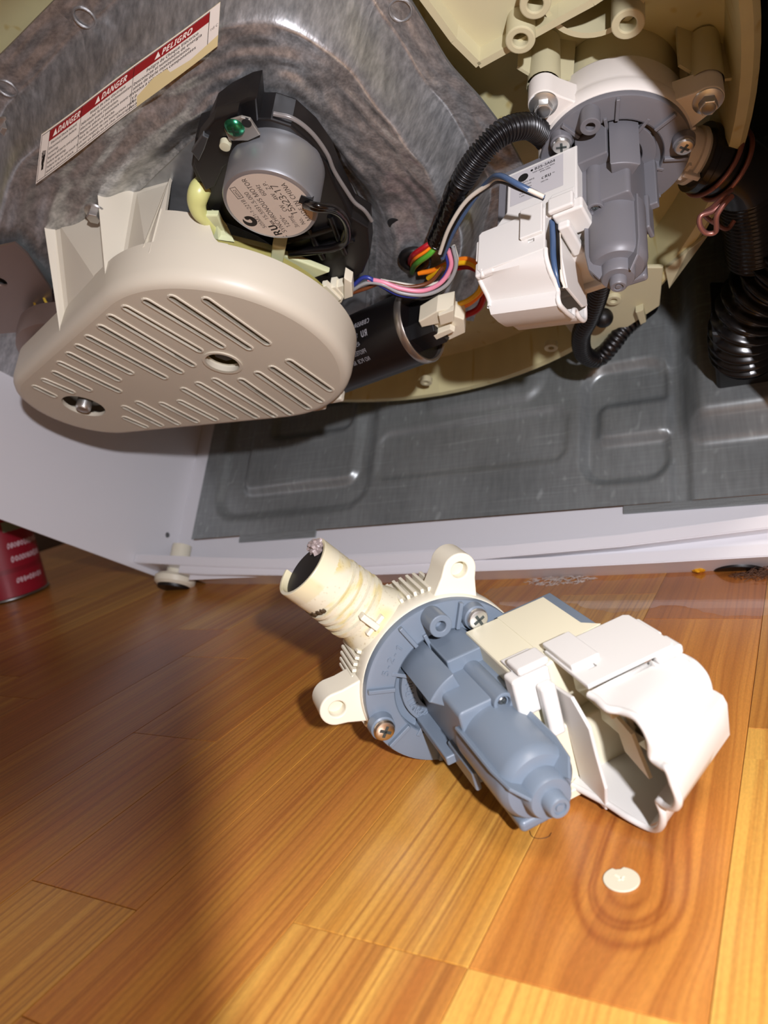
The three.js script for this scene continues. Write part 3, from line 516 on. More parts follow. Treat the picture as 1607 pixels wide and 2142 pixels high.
{
  const b = thing('drive_bracket', 'pressed galvanised steel bracket under the tub, carrying the warning sticker', 'bracket');
  const NS = 150, NT = 70, O1 = samp(brOuter, NS), I1 = samp(brInner, NS), rows = [];
  for (let k = 0; k <= NT; k++) { const t = k / NT; rows.push(O1.map((o, j) => { const i = I1[j]; return [lerp(o[0], i[0], t), brY(t, j / NS), lerp(o[1], i[1], t)]; })); }
  const top = rows.map(r => r.map(p => [p[0], p[1] + 0.0025, p[2]]));
  part('pressed_sheet', join(sheet(rows, (i, j, p) => [j / NS * 7, i / NT * 1.3]), sheet(top.slice().reverse(), (i, j, p) => [p[0] * 5, p[2] * 5]), sheet([top[0], rows[0]]), sheet([rows[NT], top[NT]])), galv, b);
  part('gearcase_plate', flatY(I1.filter((_, i) => i % 4 === 0), 0.181, 0.184, 0.0004), galv, b);
  const bolt = (x, y, z, r, nm = 'bolt') => { const g = part(nm, join(mv(latheY([[0, -0.0018], [r * 1.5, -0.0012], [r * 1.6, 0], [0, 0]], 32), x, y, z), mv(prism(circ(0, 0, r, 6, 0.3), 0, 0.0055, 0.0006), x, y - 0.001, z, Math.PI / 2)), steel, b); return g; };
  const B1 = [[.2161,.2,.4282]][0]; bolt(B1[0], 0.2, B1[2], 0.0048);
  const B2 = [[.255,.158,.3769]][0]; bolt(B2[0], 0.158, B2[2], 0.0048);
  for (const q of [...[[.3262,.202,.4576],[.4905,.202,.3859],[.2395,.202,.4469]]]) part('pierce_mark', mv(latheY([[0.0052, 0.0002], [0.0056, -0.0007], [0.0062, -0.0007], [0.0066, 0.0002]], 32), q[0], 0.2023, q[2]), galv, b);
  const hq = [[.4304,.17,.2758]][0]; part('bolt_hole_dark', mv(latheY([[0, -0.0004], [0.0048, -0.0004], [0.0052, 0.0008], [0, 0.0008]], 24), hq[0], 0.1712, hq[2]), std(0x050505, 0.9), b);  // black disc stands in for the darkness of an open hole
  const gq = [[.4309,.165,.2461]][0]; part('grommet', mv(new THREE.TorusGeometry(0.0085, 0.0032, 12, 32), gq[0], 0.164, gq[2], Math.PI / 2), rubber, b);
  // warning sticker, bent with the sheet
  const st = canvasTex(2048, 440, (x, w, h) => {
    x.fillStyle = '#e4dfd6'; x.fillRect(0, 0, w, h); x.strokeStyle = '#1a1512'; x.lineWidth = 5; x.strokeRect(16, 16, w - 110, h - 32);
    const cols = [[130, 560], [560, 1180], [1180, w - 94]];
    x.beginPath(); for (const [a] of cols) { x.moveTo(a, 16); x.lineTo(a, h - 16); } x.stroke();
    x.fillStyle = '#8e1b20'; x.fillRect(132, 20, w - 228, 92);
    x.beginPath(); for (const a of [560, 1180]) { x.moveTo(a, 16); x.lineTo(a, 112); } x.stroke();
    x.fillStyle = '#f2ece4'; x.font = 'italic bold 74px sans-serif'; x.fillText('DANGER', 240, 92); x.fillText('DANGER', 800, 92); x.fillText('PELIGRO', 1480, 92);
    for (const a of [180, 730, 1410]) { x.beginPath(); x.moveTo(a, 92); x.lineTo(a + 34, 34); x.lineTo(a + 62, 92); x.fill(); }
    x.fillStyle = '#15110f'; const T = (s, a, y, z = 40) => { x.font = 'bold ' + z + 'px sans-serif'; x.fillText(s, a, y); };
    ['Electrical Shock Hazard', 'Disconnect power before', 'servicing.', 'Replace all parts and panels', 'before operating.', 'Failure to do so can result in', 'death or electrical shock.'].forEach((s, i) => T(s, i ? 142 : 165, 152 + i * 42, 31));
    ['Risque de choc électrique', 'Débrancher la source d’alimentation', 'électrique avant l’entretien.', 'Replacer pièces et panneaux avant de', 'faire la remise en marche.', 'Le non-respect de ces instructions peut', 'causer un décès ou un choc électrique.'].forEach((s, i) => T(s, i ? 572 : 680, 152 + i * 42, 34));
    ['Peligro de Choque Eléctrico', 'Desconecte el suministro de energía', 'antes de darle mantenimiento.', 'Vuelva a colocar los componentes', 'y p', 'No s', 'ocasio'].forEach((s, i) => T(s, i ? 1192 : 1330, 156 + i * 42, 40));
    x.beginPath(); x.ellipse(74, 250, 22, 50, 0.1, 0, 7); x.fill(); for (let k = 0; k < 4; k++) x.fillRect(52 + k * 13, 160 + k * 4, 9, 60); x.fillRect(60, 290, 30, 50);
    x.lineWidth = 6; x.beginPath(); x.moveTo(40, 170); x.quadraticCurveTo(60, 190, 40, 230); x.stroke();
    x.fillStyle = '#d6c795'; x.beginPath(); x.moveTo(1250, 330); x.lineTo(1330, 300); x.lineTo(1420, 262); x.lineTo(1560, 270); x.lineTo(1600, 330); x.lineTo(1800, 360); x.lineTo(1990, 330); x.lineTo(2048, 320); x.lineTo(2048, 440); x.lineTo(1262, 440); x.closePath(); x.fill();
    x.fillStyle = '#2a211b'; x.font = '38px sans-serif'; x.fillText('rd C', 1972, 220);
  });
  const cor = [[.2717,.4336],[.4298,.4499],[.4126,.4326],[.2308,.4077]], r2 = [];
  for (let i = 0; i <= 10; i++) { const v = i / 10, r = []; for (let j = 0; j <= 40; j++) { const u = j / 40; r.push([lerp(lerp(cor[0][0], cor[1][0], u), lerp(cor[3][0], cor[2][0], u), v), 0.1636 - 0.0006 * Math.sin(u * 9), lerp(lerp(cor[0][1], cor[1][1], u), lerp(cor[3][1], cor[2][1], u), v)]); } r2.push(r); }
  const sg = sheet(r2);
  part('warning_sticker', sg, new THREE.MeshStandardMaterial({ map: st, roughness: 0.5 }), b, 'torn white warning sticker with red danger headings in three languages');
  part('sticker_backing', sheet(r2.map(r => r.map(p => [p[0], p[1] + 0.0004, p[2]])).reverse()), std(0xd6c795, 0.6), b);
  putW(b);
}
// ---- belt cover: tray round the two pulleys
const coverMat = phys(0xcdc6b4, 0.42), coverTex = null;
{
  const cA = [0.297, 0.277], rA = 0.0945, cB = [0.1267, 0.262], rB = 0.0585;
  const dx = cB[0] - cA[0], dz = cB[1] - cA[1], L = Math.hypot(dx, dz), base = Math.atan2(dz, dx), ph = Math.acos((rA - rB) / L);
  const hull = ins => [...arc(cA[0], cA[1], rA - ins, base + ph - 2 * Math.PI, base - ph, 84), ...arc(cB[0], cB[1], rB - ins, base - ph, base + ph, 44)];
  const c = thing('belt_cover', 'pale plastic belt cover with rows of slots under the drive pulleys', 'belt cover');
  const full = hull(0), n = full.length;
  const prof = [[0, 0.12], [0.0006, 0.1], [0.0016, 0.0955], [0.0036, 0.0922], [0.0062, 0.0905], [0.0088, 0.09]];
  const rowsO = prof.map(([ins, y]) => { const h = hull(ins); return [...h, h[0]].map(q => [q[0], y, q[1]]); });
  const rowsI = [[0.0088, 0.0925], [0.005, 0.0945], [0.0026, 0.1], [0.0022, 0.12]].map(([ins, y]) => { const h = hull(ins); return [...h, h[0]].map(q => [q[0], y, q[1]]); });
  // rim height changes round the big pulley
  part('skirt', join(toCreasedNormals(sheet(rowsO), 0.9), toCreasedNormals(sheet(rowsI), 0.9), sheet([rowsI[3], rowsO[0]])), coverMat, c);
  const slots = []; const S = (x0, z0, x1, z1) => { const w = 0.0028, a = Math.atan2(z1 - z0, x1 - x0); slots.push([...arc(x1, z1, w, a - Math.PI / 2, a + Math.PI / 2, 5), ...arc(x0, z0, w, a + Math.PI / 2, a + 1.5 * Math.PI, 5)]); };
  const up = [[0.3395, 0.3404, 0.3456, 0.2871], [0.3199, 0.3504, 0.3292, 0.2865], [0.3005, 0.354, 0.3115, 0.2951], [0.2813, 0.3536, 0.2921, 0.2967], [0.2628, 0.3498, 0.2725, 0.283], [0.2455, 0.3436, 0.2557, 0.2785], [0.2255, 0.3377, 0.2368, 0.2762], [0.2074, 0.3319, 0.2153, 0.2907], [0.1907, 0.3266, 0.1966, 0.2864], [0.1716, 0.3199, 0.1815, 0.2726], [0.1538, 0.3110, 0.1578, 0.2826], [0.1338, 0.3059, 0.1395, 0.2848], [0.1152, 0.3007, 0.1171, 0.2852]];
  const lo = [[0.3462, 0.2612, 0.3516, 0.2177], [0.3286, 0.258, 0.3344, 0.2049], [0.3129, 0.2553, 0.3177, 0.1985], [0.2938, 0.2514, 0.2969, 0.1948], [0.2739, 0.2585, 0.2812, 0.1956], [0.2566, 0.2583, 0.2644, 0.1987], [0.2382, 0.2553, 0.2450, 0.203], [0.2197, 0.2403, 0.226, 0.206], [0.2011, 0.2423, 0.2066, 0.2085], [0.182, 0.2507, 0.1863, 0.2105], [0.1633, 0.2486, 0.1679, 0.2127], [0.1467, 0.2333, 0.1512, 0.2149]];
  [...up, ...lo].forEach(q => S(...q));
  const holes = [...slots, circ(0.297, 0.277, 0.0125, 36).map(q => q), circ(0.1267, 0.262, 0.018, 36)];
  part('slotted_face', flatY(hull(0.0086), 0.09, 0.0935, 0, holes, 0.3), coverMat, c);
  const rimOf = (pts, y0, y1, t) => { const q = pts.map((p, i) => { const a = pts[(i + pts.length - 1) % pts.length], b = pts[(i + 1) % pts.length], tx = b[0] - a[0], tz = b[1] - a[1], l = Math.hypot(tx, tz); return [p[0] + tz / l * t, p[1] - tx / l * t]; }); return flatY(q, y0, y1, 0.0004, [pts], 0.5); };
  slots.forEach(s => part('slot_collar', rimOf(s, 0.0892, 0.0955, 0.0009), coverMat, c));
  part('centre_collar', mv(latheY([[0.0125, -0.001], [0.0145, -0.001], [0.0145, 0.006], [0.0125, 0.006]], 40, 0.5), 0.297, 0.09, 0.277), coverMat, c);
  // raised fins of the skirt
  const fin = [[0.255, 0.187, 0.386], [0.27, 0.186, 0.3635], [0.274, 0.0915, 0.3575], [0.2715, 0.094, 0.3625]];
  part('fin', slab(...fin, 0.0018), coverMat, c);
  part('fin', slab([0.27, 0.186, 0.3635], [0.302, 0.187, 0.36], [0.3075, 0.118, 0.3706], [0.274, 0.0935, 0.3575], 0.0018), coverMat, c);
  part('fin', slab([0.195, 0.174, 0.379], [0.2, 0.172, 0.372], [0.2, 0.0925, 0.3365], [0.1985, 0.0945, 0.3425], 0.0018), coverMat, c);
  part('fin', slab([0.2, 0.174, 0.372], [0.244, 0.188, 0.372], [0.268, 0.095, 0.357], [0.2, 0.0935, 0.337], 0.0018), coverMat, c);
  part('fin', slab([0.302, 0.187, 0.36], [0.3133, 0.146, 0.3694], [0.3133, 0.112, 0.3694], [0.3, 0.1, 0.3665], 0.0018), coverMat, c);
  const wallRows = [[], []]; for (let k = 0; k <= 16; k++) { const a = lerp(80, 50, k / 16) * D2R, x = cA[0] + Math.cos(a) * 0.0938, z = cA[1] + Math.sin(a) * 0.0938, h = k < 1 ? 0.172 : k < 10 ? 0.1455 - k * 0.0006 : lerp(0.139, 0.121, sstep(10, 14, k)); wallRows[0].push([x, h, z]); wallRows[1].push([x, 0.116, z]); }
  const wr2 = wallRows.map(r => r.map(p => [cA[0] + (p[0] - cA[0]) * 0.978, p[1], cA[1] + (p[2] - cA[1]) * 0.978]));
  part('raised_skirt', join(sheet(wallRows), sheet(wr2.slice().reverse()), sheet([wr2[0], wallRows[0]])), coverMat, c);
  for (const q of [[0.238, 0.1925], [0.315, 0.1815], [0.3365, 0.1885]]) part('clip_tab', mv(new RoundedBoxGeometry(0.014, 0.01, 0.006, 2, 0.002), q[0], 0.102, q[1]), coverMat, c);
  putW(c);
  const pu = thing('drive_pulley', 'dark pulley hub behind the cover opening', 'pulley');
  part('pulley_disc', mv(latheY([[0, 0.108], [0.05, 0.108], [0.08, 0.112], [0.084, 0.118], [0.084, 0.132], [0, 0.132]], 56), 0.297, 0, 0.277), std(0x9c9454, 0.5), pu);
  part('hub_nut', mv(prism(circ(0, 0, 0.0085, 6), 0, 0.012, 0.001), 0.297, 0.108, 0.277, Math.PI / 2), std(0x3a2c20, 0.5, { metalness: 0.5 }), pu);
  part('retainer_ring', mv(latheY([[0.006, 0.1], [0.0125, 0.1], [0.0125, 0.108], [0.006, 0.108]], 32), 0.297, 0, 0.277), std(0xb9b05a, 0.45), pu);
  putW(pu);
}
// ---- drive motor at the small pulley
{
  const m = thing('drive_motor', 'brownish grey drive motor with yellow windings behind the belt cover', 'motor');
  const steelBrown = std(0x8f7d75, 0.42, { metalness: 0.7 });
  part('end_bell', mv(latheY([[0.02, 0.122], [0.05, 0.124], [0.064, 0.13], [0.066, 0.14], [0.066, 0.1485], [0.058, 0.1485], [0.058, 0.135], [0.02, 0.13]], 56, 0.5), 0.1267, 0, 0.262), steelBrown, m);
  part('stator', mv(latheY([[0.03, 0.15], [0.052, 0.15], [0.056, 0.158], [0.056, 0.178], [0.03, 0.178]], 48), 0.1267, 0, 0.262), std(0x2a1512, 0.6), m, 'dark stator core');
  part('upper_bell', mv(latheY([[0.066, 0.178], [0.067, 0.185], [0.066, 0.215], [0.05, 0.225], [0, 0.225]], 56), 0.1267, 0, 0.262), steelBrown, m);
  part('shaft', mv(latheY([[0, 0.086], [0.0052, 0.0865], [0.0062, 0.088], [0.0062, 0.124], [0, 0.124]], 28), 0.1267, 0, 0.262), steel, m);
  part('pulley', mv(latheY([[0.006, 0.098], [0.014, 0.098], [0.015, 0.1], [0.014, 0.104], [0.015, 0.108], [0.015, 0.118], [0.006, 0.118]], 36), 0.1267, 0, 0.262), steelDark, m);
  for (let k = 0; k < 26; k++) { const a = k / 26 * 2 * Math.PI, r = 0.057, t = n2(k, 3) * 0.12; part('winding_loop', tube([[0.1267 + Math.cos(a) * r, 0.15, 0.262 + Math.sin(a) * r], [0.1267 + Math.cos(a + 0.1) * (r + 0.004), 0.158, 0.262 + Math.sin(a + 0.1) * (r + 0.004)], [0.1267 + Math.cos(a + 0.2 + t) * r, 0.172, 0.262 + Math.sin(a + 0.2 + t) * r]], 0.0012, 10, 6), std(k % 3 ? 0x8a6a1e : 0xb89a34, 0.4), m); }
  const ear = [[.1264,.3864],[.1528,.3803],[.168,.3781],[.1657,.366],[.1553,.3475],[.144,.3276],[.117,.3062],[.0672,.2944],[.0042,.3095]];
  part('mounting_ear', flatY(ear, 0.158, 0.1605, 0.0006, [circ(...[[.1117,.3527]][0], 0.006, 20)]), steelBrown, m);
  part('ear_edge', join(slab(...[[.1668,.16,.378],[.144,.16,.3276],[.1474,.175,.3338],[.1566,.175,.3674]], 0.0016)), std(0x9aa0a0, 0.35, { metalness: 0.8 }), m);
  putW(m);
}
// ---- shift actuator with its synchronous motor
{
  const a = thing('shift_actuator', 'black shift actuator with round silver synchronous motor on the bracket', 'actuator');
  const AC = [0.409, 0.371], body = [[.3615,.3921],[.3772,.4057],[.3839,.4052],[.3959,.4122],[.4077,.4141],[.4215,.4143],[.4272,.413],[.4195,.4017],[.4255,.399],[.433,.391],[.4364,.3764],[.436,.3599],[.432,.3453],[.4297,.3327],[.4266,.3188],[.4314,.3069],[.4192,.2839],[.4059,.2704],[.3931,.2666],[.3804,.275],[.3686,.2874],[.3656,.3055],[.359,.3283],[.3469,.3475],[.3469,.3611],[.352,.3736]];
  part('housing', flatY(body, 0.142, 0.162, 0.0012), blackPl, a);
  part('housing_step', flatY([[.3678,.395],[.3834,.4086],[.4011,.4151],[.4166,.414],[.4055,.3926],[.3836,.3874],[.3687,.3781],[.3611,.378]], 0.136, 0.146, 0.001), blackPl, a);
  const can = part('motor_can', mv(latheY([[0, 0.1132], [0.0245, 0.1132], [0.0262, 0.1138], [0.027, 0.1156], [0.0272, 0.143], [0, 0.143]], 64, 0.8), AC[0], 0, AC[1]), std(0xa9acb0, 0.42, { metalness: 0.8 }), a, 'silver drum-shaped synchronous motor');
  const face = canvasTex(1024, 1024, (x, w) => {
    x.fillStyle = '#cfc3b4'; x.fillRect(0, 0, w, w); x.translate(w / 2, w / 2); x.scale(1.14, 1.14); x.fillStyle = '#1d1a18'; x.textAlign = 'left';
    const T = (s, a, b, z, wt = '') => { x.font = wt + ' ' + z + 'px sans-serif'; x.fillText(s, a, b); };
    T('50SM21-1-221B', -260, -205, 62); x.strokeStyle = '#1d1a18'; x.lineWidth = 6; x.strokeRect(200, -262, 150, 66); T('emz', 214, -212, 58);
    T('15.5931.5.000', -160, -108, 66); T('SYNCHRONOUS MOTOR', -385, -24, 74); T('120V~', -330, 62, 70); T('60Hz', 150, 62, 70); T('3r/mg', -360, 150, 66); T('CW', -110, 150, 66); T('4W', 60, 150, 66); T('Z.P.', 210, 150, 66); T('No.', -340, 238, 66); T('15x23-17', -190, 238, 108); T('MADE IN CHINA', -310, 330, 76);
    T('c', -470, -60, 90, 'bold'); T('RU', -410, -90, 130, 'bold'); T('us', -245, -90, 62, 'bold');
    x.beginPath(); x.arc(-120, -330, 78, 0, 7); x.fill(); x.fillStyle = '#cfc3b4'; x.beginPath(); x.ellipse(-98, -346, 52, 30, -0.6, 0, 7); x.fill(); x.fillStyle = '#1d1a18'; x.beginPath(); x.arc(-70, -335, 26, 0, 7); x.fill();
  });
  const disc = new THREE.CircleGeometry(0.0242, 64); disc.rotateX(Math.PI / 2); disc.rotateY(-0.0);
  part('printed_face', mv(disc, AC[0], 0.11315, AC[1], 0, -1.48, 0), new THREE.MeshStandardMaterial({ map: face, roughness: 0.38, metalness: 0.25 }), can, 'flat metal face printed with black motor data');
  const tab = [[.4052,.4105],[.4118,.4135],[.4186,.4127],[.4221,.4096],[.4208,.3996],[.4123,.3992],[.4025,.4035]];
  part('motor_ear', flatY(tab, 0.1325, 0.1345, 0.0004), std(0xb9b9b4, 0.35, { metalness: 0.8 }), can);
  const sq = [[.4112,.4092]][0]; part('green_screw', mv(latheY([[0, -0.0028], [0.003, -0.0026], [0.005, -0.0012], [0.0055, 0], [0, 0]], 28, 1.2), sq[0], 0.1325, sq[1]), std(0x2f7a58, 0.25, { metalness: 0.9 }), a, 'green anodised cross-head screw');
  part('screw_slot_dark', join(mv(box(-0.0028, 0.0028, -0.0004, 0.0006, -0.0006, 0.0006, 0), sq[0], 0.1298, sq[1], 0, 0.5, 0), mv(box(-0.0006, 0.0006, -0.0004, 0.0006, -0.0028, 0.0028, 0), sq[0], 0.1298, sq[1], 0, 0.5, 0)), std(0x0d2a1c, 0.6), a);  // near-black green bars imitate a shaded cross recess
  const pq = [[.3979,.4015]][0]; part('plastic_pin', mv(latheY([[0, 0], [0.003, 0.0004], [0.0032, 0.004], [0, 0.006]], 20), pq[0], 0.1315, pq[1]), std(0xb9b69a, 0.5), a);
  const tq = [[.419,.4087]][0]; part('ear_hole_fill', mv(latheY([[0, -0.0003], [0.0026, -0.0003], [0.003, 0.0006], [0, 0.0006]], 20), tq[0], 0.1326, tq[1]), std(0x0a0a0a, 0.8), can);  // flat black disc in place of a dark hole; the tab is uncut
  part('clear_hose', tube([[.427,.145,.3993],[.4347,.145,.3926],[.4387,.145,.3813],[.4385,.145,.365],[.4355,.145,.3534],[.4338,.145,.3373],[.4333,.145,.3266],[.4354,.145,.3188],[.4351,.145,.309]], 0.0013, 60, 10), phys(0x6f6c6a, 0.25, { clearcoat: 0.6 }), a, 'grey clear plastic edge strip');
  part('motor_lead', join(tube([[.4289,.1135,.3641],[.4374,.108,.3648],[.4409,.112,.3577],[.4368,.122,.3409],[.4282,.13,.3233],[.4175,.134,.3101],[.408,.134,.3077],[.3947,.134,.3101],[.377,.134,.3143]], 0.0026, 60, 10), tube([[.4298,.1135,.3653],[.4402,.106,.3675],[.4434,.11,.3591],[.44,.118,.3469],[.4306,.128,.3283],[.417,.134,.3127]], 0.0018, 50, 8)), rubberWet, a);
  const nz = [[.431,.367]][0]; part('lead_notch_dark', mv(box(-0.0035, 0.0035, -0.0008, 0.004, -0.003, 0.003, 0.0003), nz[0], 0.1134, nz[1], 0, 0.9, 0), std(0x080808, 0.7), can);  // solid black block coloured as the dark of an open notch
  // lattice guard
  const gr = [[[600, 520], [720, 470]], [[640, 550], [735, 500]], [[650, 470], [690, 540]], [[690, 450], [730, 520]]];
  for (const s of [[[.3755,.14,.319],[.4136,.14,.3177]], [[.3686,.14,.3076],[.4193,.14,.3041]], [[.3974,.14,.3234],[.3902,.14,.2959]], [[.4164,.14,.3274],[.4067,.14,.2944]]]) part('guard_bar', tube([s[0], [(s[0][0] + s[1][0]) / 2, 0.1395, (s[0][2] + s[1][2]) / 2], s[1]], 0.0021, 6, 6), blackPl, a);
  part('terminal', flatY([[.3764,.4055],[.3834,.4084],[.3904,.4115],[.3921,.4087],[.3847,.4037],[.3757,.3986]], 0.1335, 0.1375, 0.0006), std(0x55585a, 0.3, { metalness: 0.7 }), a);
  putW(a);
}
// ---- yellow-green cam lever beside the actuator
{
  const c = thing('cam_lever', 'translucent yellow green cam lever between belt cover and silver motor', 'lever');
  const m = phys(0xc9cb84, 0.35), m2 = phys(0xccd0a6, 0.4);
  part('arm', pipe([[.3523,.15,.372],[.3526,.142,.3752],[.3473,.138,.371],[.3445,.136,.3649],[.3439,.137,.3566],[.3421,.138,.3477]], (t) => 0.0056 + 0.001 * Math.sin(t * 7), 40, 16), m, c);
  part('web', flatY([[.346,.3645],[.3558,.3604],[.3474,.3408],[.3654,.3237],[.3809,.3023],[.3906,.2879],[.3691,.2856],[.3439,.3171],[.3291,.3434]], 0.134, 0.1385, 0.001), m2, c);
  part('gusset', slab(...[[.351,.14,.36],[.3486,.14,.3473],[.3525,.13,.3417],[.3439,.13,.3476]], 0.004), m2, c);
  part('stop_post', flatY([[.3773,.3314],[.3838,.3259],[.3651,.3063],[.3602,.3124]], 0.127, 0.137, 0.001), m2, c);
  putW(c);
}
// ---- start capacitor
{
  const c = thing('capacitor', 'black cylindrical motor capacitor with rolled silver rim under the bracket', 'capacitor');
  const ax = V(0.9842, 0.0369, 0.1734).normalize(), up = V(0, 1, 0).addScaledVector(ax, -ax.y).normalize(), sd = ax.clone().cross(up);
  const F = frameOf([0.4184, 0.1385, 0.2056], sd.clone().negate().toArray(), up.toArray(), ax.toArray());
  const loc = g => { g = g.clone(); g.applyMatrix4(F); return g; };
  const prt = canvasTex(1024, 512, (x, w, h) => { x.fillStyle = '#0d0a0b'; x.fillRect(0, 0, w, h); x.fillStyle = '#8f8d90'; x.font = 'bold 50px sans-serif'; x.fillText('CBB65R  W10820045', 300, 110); x.font = 'bold 60px sans-serif'; x.fillText('RU', 330, 190); x.font = '40px sans-serif'; x.fillText('120VAC  50/60Hz  85°C', 440, 180); x.fillText('45±5% µF  250VAC', 440, 235); x.fillText('PROTECTED P0 10000 AFC', 400, 290); x.fillText('NO PCB  MADE IN MEXICO', 400, 345); x.fillStyle = '#8e6a96'; x.fillText('45uF', 860, 260); });
  const cg = mv(new THREE.CylinderGeometry(0.0278, 0.0278, 0.118, 64, 1, true), 0, 0, -0.061, Math.PI / 2);
  const body = part('can', loc(join(mv(new THREE.CylinderGeometry(0.0278, 0.0278, 0.118, 64, 1, false), 0, 0, -0.061, Math.PI / 2))), phys(0x100c0d, 0.32), c);
  const pg = new THREE.CylinderGeometry(0.02792, 0.02792, 0.085, 40, 1, true, 0, 2.1); pg.rotateX(Math.PI / 2); pg.translate(0, 0, -0.045); pg.rotateZ(-1.9);
  { const u = pg.attributes.uv.array; for (let k = 0; k < u.length; k += 2) { const a = u[k], b = u[k + 1]; u[k] = 1 - b; u[k + 1] = 1 - a; } }
  part('printed_label', loc(pg), new THREE.MeshStandardMaterial({ map: prt, roughness: 0.4, side: THREE.DoubleSide }), body);
  part('rolled_rim', loc(latheZ([[0.0268, -0.006], [0.0284, -0.004], [0.0288, 0], [0.0278, 0.0016], [0.0262, 0.001], [0.0255, -0.003]], 64, 1)), std(0xb3aca4, 0.28, { metalness: 0.9 }), c);
  part('end_cap', loc(latheZ([[0, -0.0045], [0.0262, -0.0045], [0.0262, -0.006], [0, -0.006]], 48)), std(0x5d5a57, 0.35, { metalness: 0.6 }), c);
  part('terminal_cup', loc(prism([[-0.008, -0.017], [0.008, -0.017], [0.013, -0.008], [0.013, 0.012], [0.006, 0.02], [-0.006, 0.02], [-0.013, 0.012], [-0.013, -0.008]], -0.0045, 0.019, 0.001)), blackPl, c);
  putW(c);
}


// ================= WIRING AND HOSES =================
{
  const h = thing('harness_conduit', 'black corrugated wiring conduit running from the pump to the bracket', 'conduit');
  const path = [[.5356,.2,.2731],[.5357,.19,.2927],[.5329,.18,.3086],[.5231,.17,.318],[.511,.162,.3169],[.4946,.157,.306],[.4768,.154,.2871],[.4593,.152,.2684]];
  part('corrugated_tube', pipe(path, (t, a) => (t < 0.66 ? 0.0066 + 0.0008 * Math.sin(t * 2 * Math.PI * 62) : 0.0059 + 0.0004 * n2(t * 30, a)) , 420, 20), phys(0x0d0c0e, 0.35), h);
  part('tape_wrap', pipe([[.4904,.157,.3021],[.4768,.154,.2871],[.4605,.152,.2694]], (t, a) => 0.0067 + 0.0004 * n2(t * 14, a * 2), 60, 20), phys(0x0a090a, 0.2), h);
  putW(h);
}
const wireOf = (name, label, pts, r, mat, group) => { const w = thing(name, label, 'wire', group); part('insulation', tube(pts, r, 70, 8), mat, w); return putW(w); };
const WM = { blue: phys(0x43597a, 0.3), navy: phys(0x2c3a8a, 0.3), white: phys(0xd9d2c4, 0.35), pink: phys(0xe58fa6, 0.35), grey: phys(0x9a9a9a, 0.35), green: phys(0x4e9a2c, 0.35), orange: phys(0xf0801a, 0.35), yellow: phys(0xe8b018, 0.35), red: phys(0xa01420, 0.35), brown: phys(0x6d3c22, 0.35), black: phys(0x0c0b0c, 0.3) };
wireOf('pump_wire', 'blue wire arching from the conduit into the mounted pump latch', [[.4606,.146,.2597],[.4772,.146,.2794],[.4978,.145,.2991],[.5151,.14,.3149],[.5283,.128,.328],[.5383,.118,.3292],[.5505,.112,.3201]], 0.0016, WM.blue);
wireOf('pump_wire', 'white wire with black stripe arching into the mounted pump latch', [[.4615,.145,.2657],[.4773,.145,.2852],[.4967,.144,.3028],[.5155,.139,.3143],[.5296,.1265,.327],[.5403,.117,.3274],[.551,.111,.3218]], 0.0013, WM.white);
wireOf('pump_wire', 'thin black wire under the white one into the pump latch', [[.4613,.1455,.2626],[.4771,.1455,.2819],[.4969,.1445,.3005],[.5148,.1395,.3125],[.5282,.127,.3248],[.539,.1175,.3252],[.5505,.1115,.3203]], 0.0012, WM.black);
wireOf('plug_wire', 'blue wire running down inside the mounted plug shroud', [[-.0295,.0231,.0504],[-.0295,.0216,.0652],[-.0295,.0208,.0784],[-.0295,.0166,.0872],[-.0295,.0111,.0915]].map(q => toWash(q)), 0.0018, WM.blue);
wireOf('plug_wire', 'black wire running down inside the mounted plug shroud', [[-.0275,.0223,.0507],[-.0275,.0202,.0649],[-.0275,.0194,.0782],[-.0275,.016,.0875],[-.0275,.0118,.0928]].map(q => toWash(q)), 0.0015, WM.black);
wireOf('plug_wire', 'thin white wire running down inside the mounted plug shroud', [[-.0268,.0198,.0542],[-.0268,.0191,.0678],[-.0268,.0184,.0794],[-.0268,.0156,.0892],[-.0268,.0114,.0935]].map(q => toWash(q)), 0.0011, WM.white);
function toWash(q) { return V(...q).applyMatrix4(frameOf([0.1761, 0.2978, -0.4733], [0.8341, 0.0889, 0.5444], [-0.4859, 0.5857, 0.6488], [-0.2612, -0.8057, 0.5317])).applyMatrix4(WF.clone().invert()); }
wireOf('loom_wire', 'pink wire looping from the conduit towards the white actuator connector', [[.4671,.147,.2649],[.4638,.144,.2528],[.4531,.14,.2443],[.4387,.138,.2427],[.4254,.138,.2501],[.415,.14,.2592],[.4056,.142,.2634]], 0.0016, WM.pink);
wireOf('loom_wire', 'grey wire running beside the pink one towards the actuator connector', [[.4711,.147,.2662],[.4674,.143,.2527],[.4555,.139,.2415],[.4393,.137,.2393],[.4234,.137,.2477],[.4141,.139,.2587],[.4036,.141,.2611],[.388,.142,.2565]], 0.0014, WM.grey);
wireOf('loom_wire', 'dark blue wire under the pink one towards the actuator connector', [[.4646,.148,.2656],[.4606,.145,.2506],[.4487,.141,.2412],[.4344,.138,.2386],[.421,.138,.2449],[.4121,.14,.2569],[.4054,.142,.2657],[.3912,.1425,.2604]], 0.0015, WM.navy);
wireOf('loom_wire', 'brown wire below the grey one into the actuator connector', [[.454,.15,.2464],[.4418,.146,.2402],[.429,.143,.2438],[.4122,.143,.2549],[.3982,.142,.2549],[.383,.142,.2537]], 0.0014, WM.brown);
wireOf('loom_wire', 'white wire on the upper side of the loom', [[.4703,.15,.2636],[.4666,.148,.2504],[.4523,.146,.2389],[.4344,.145,.24],[.4201,.145,.249],[.4117,.144,.2571]], 0.0011, WM.white);
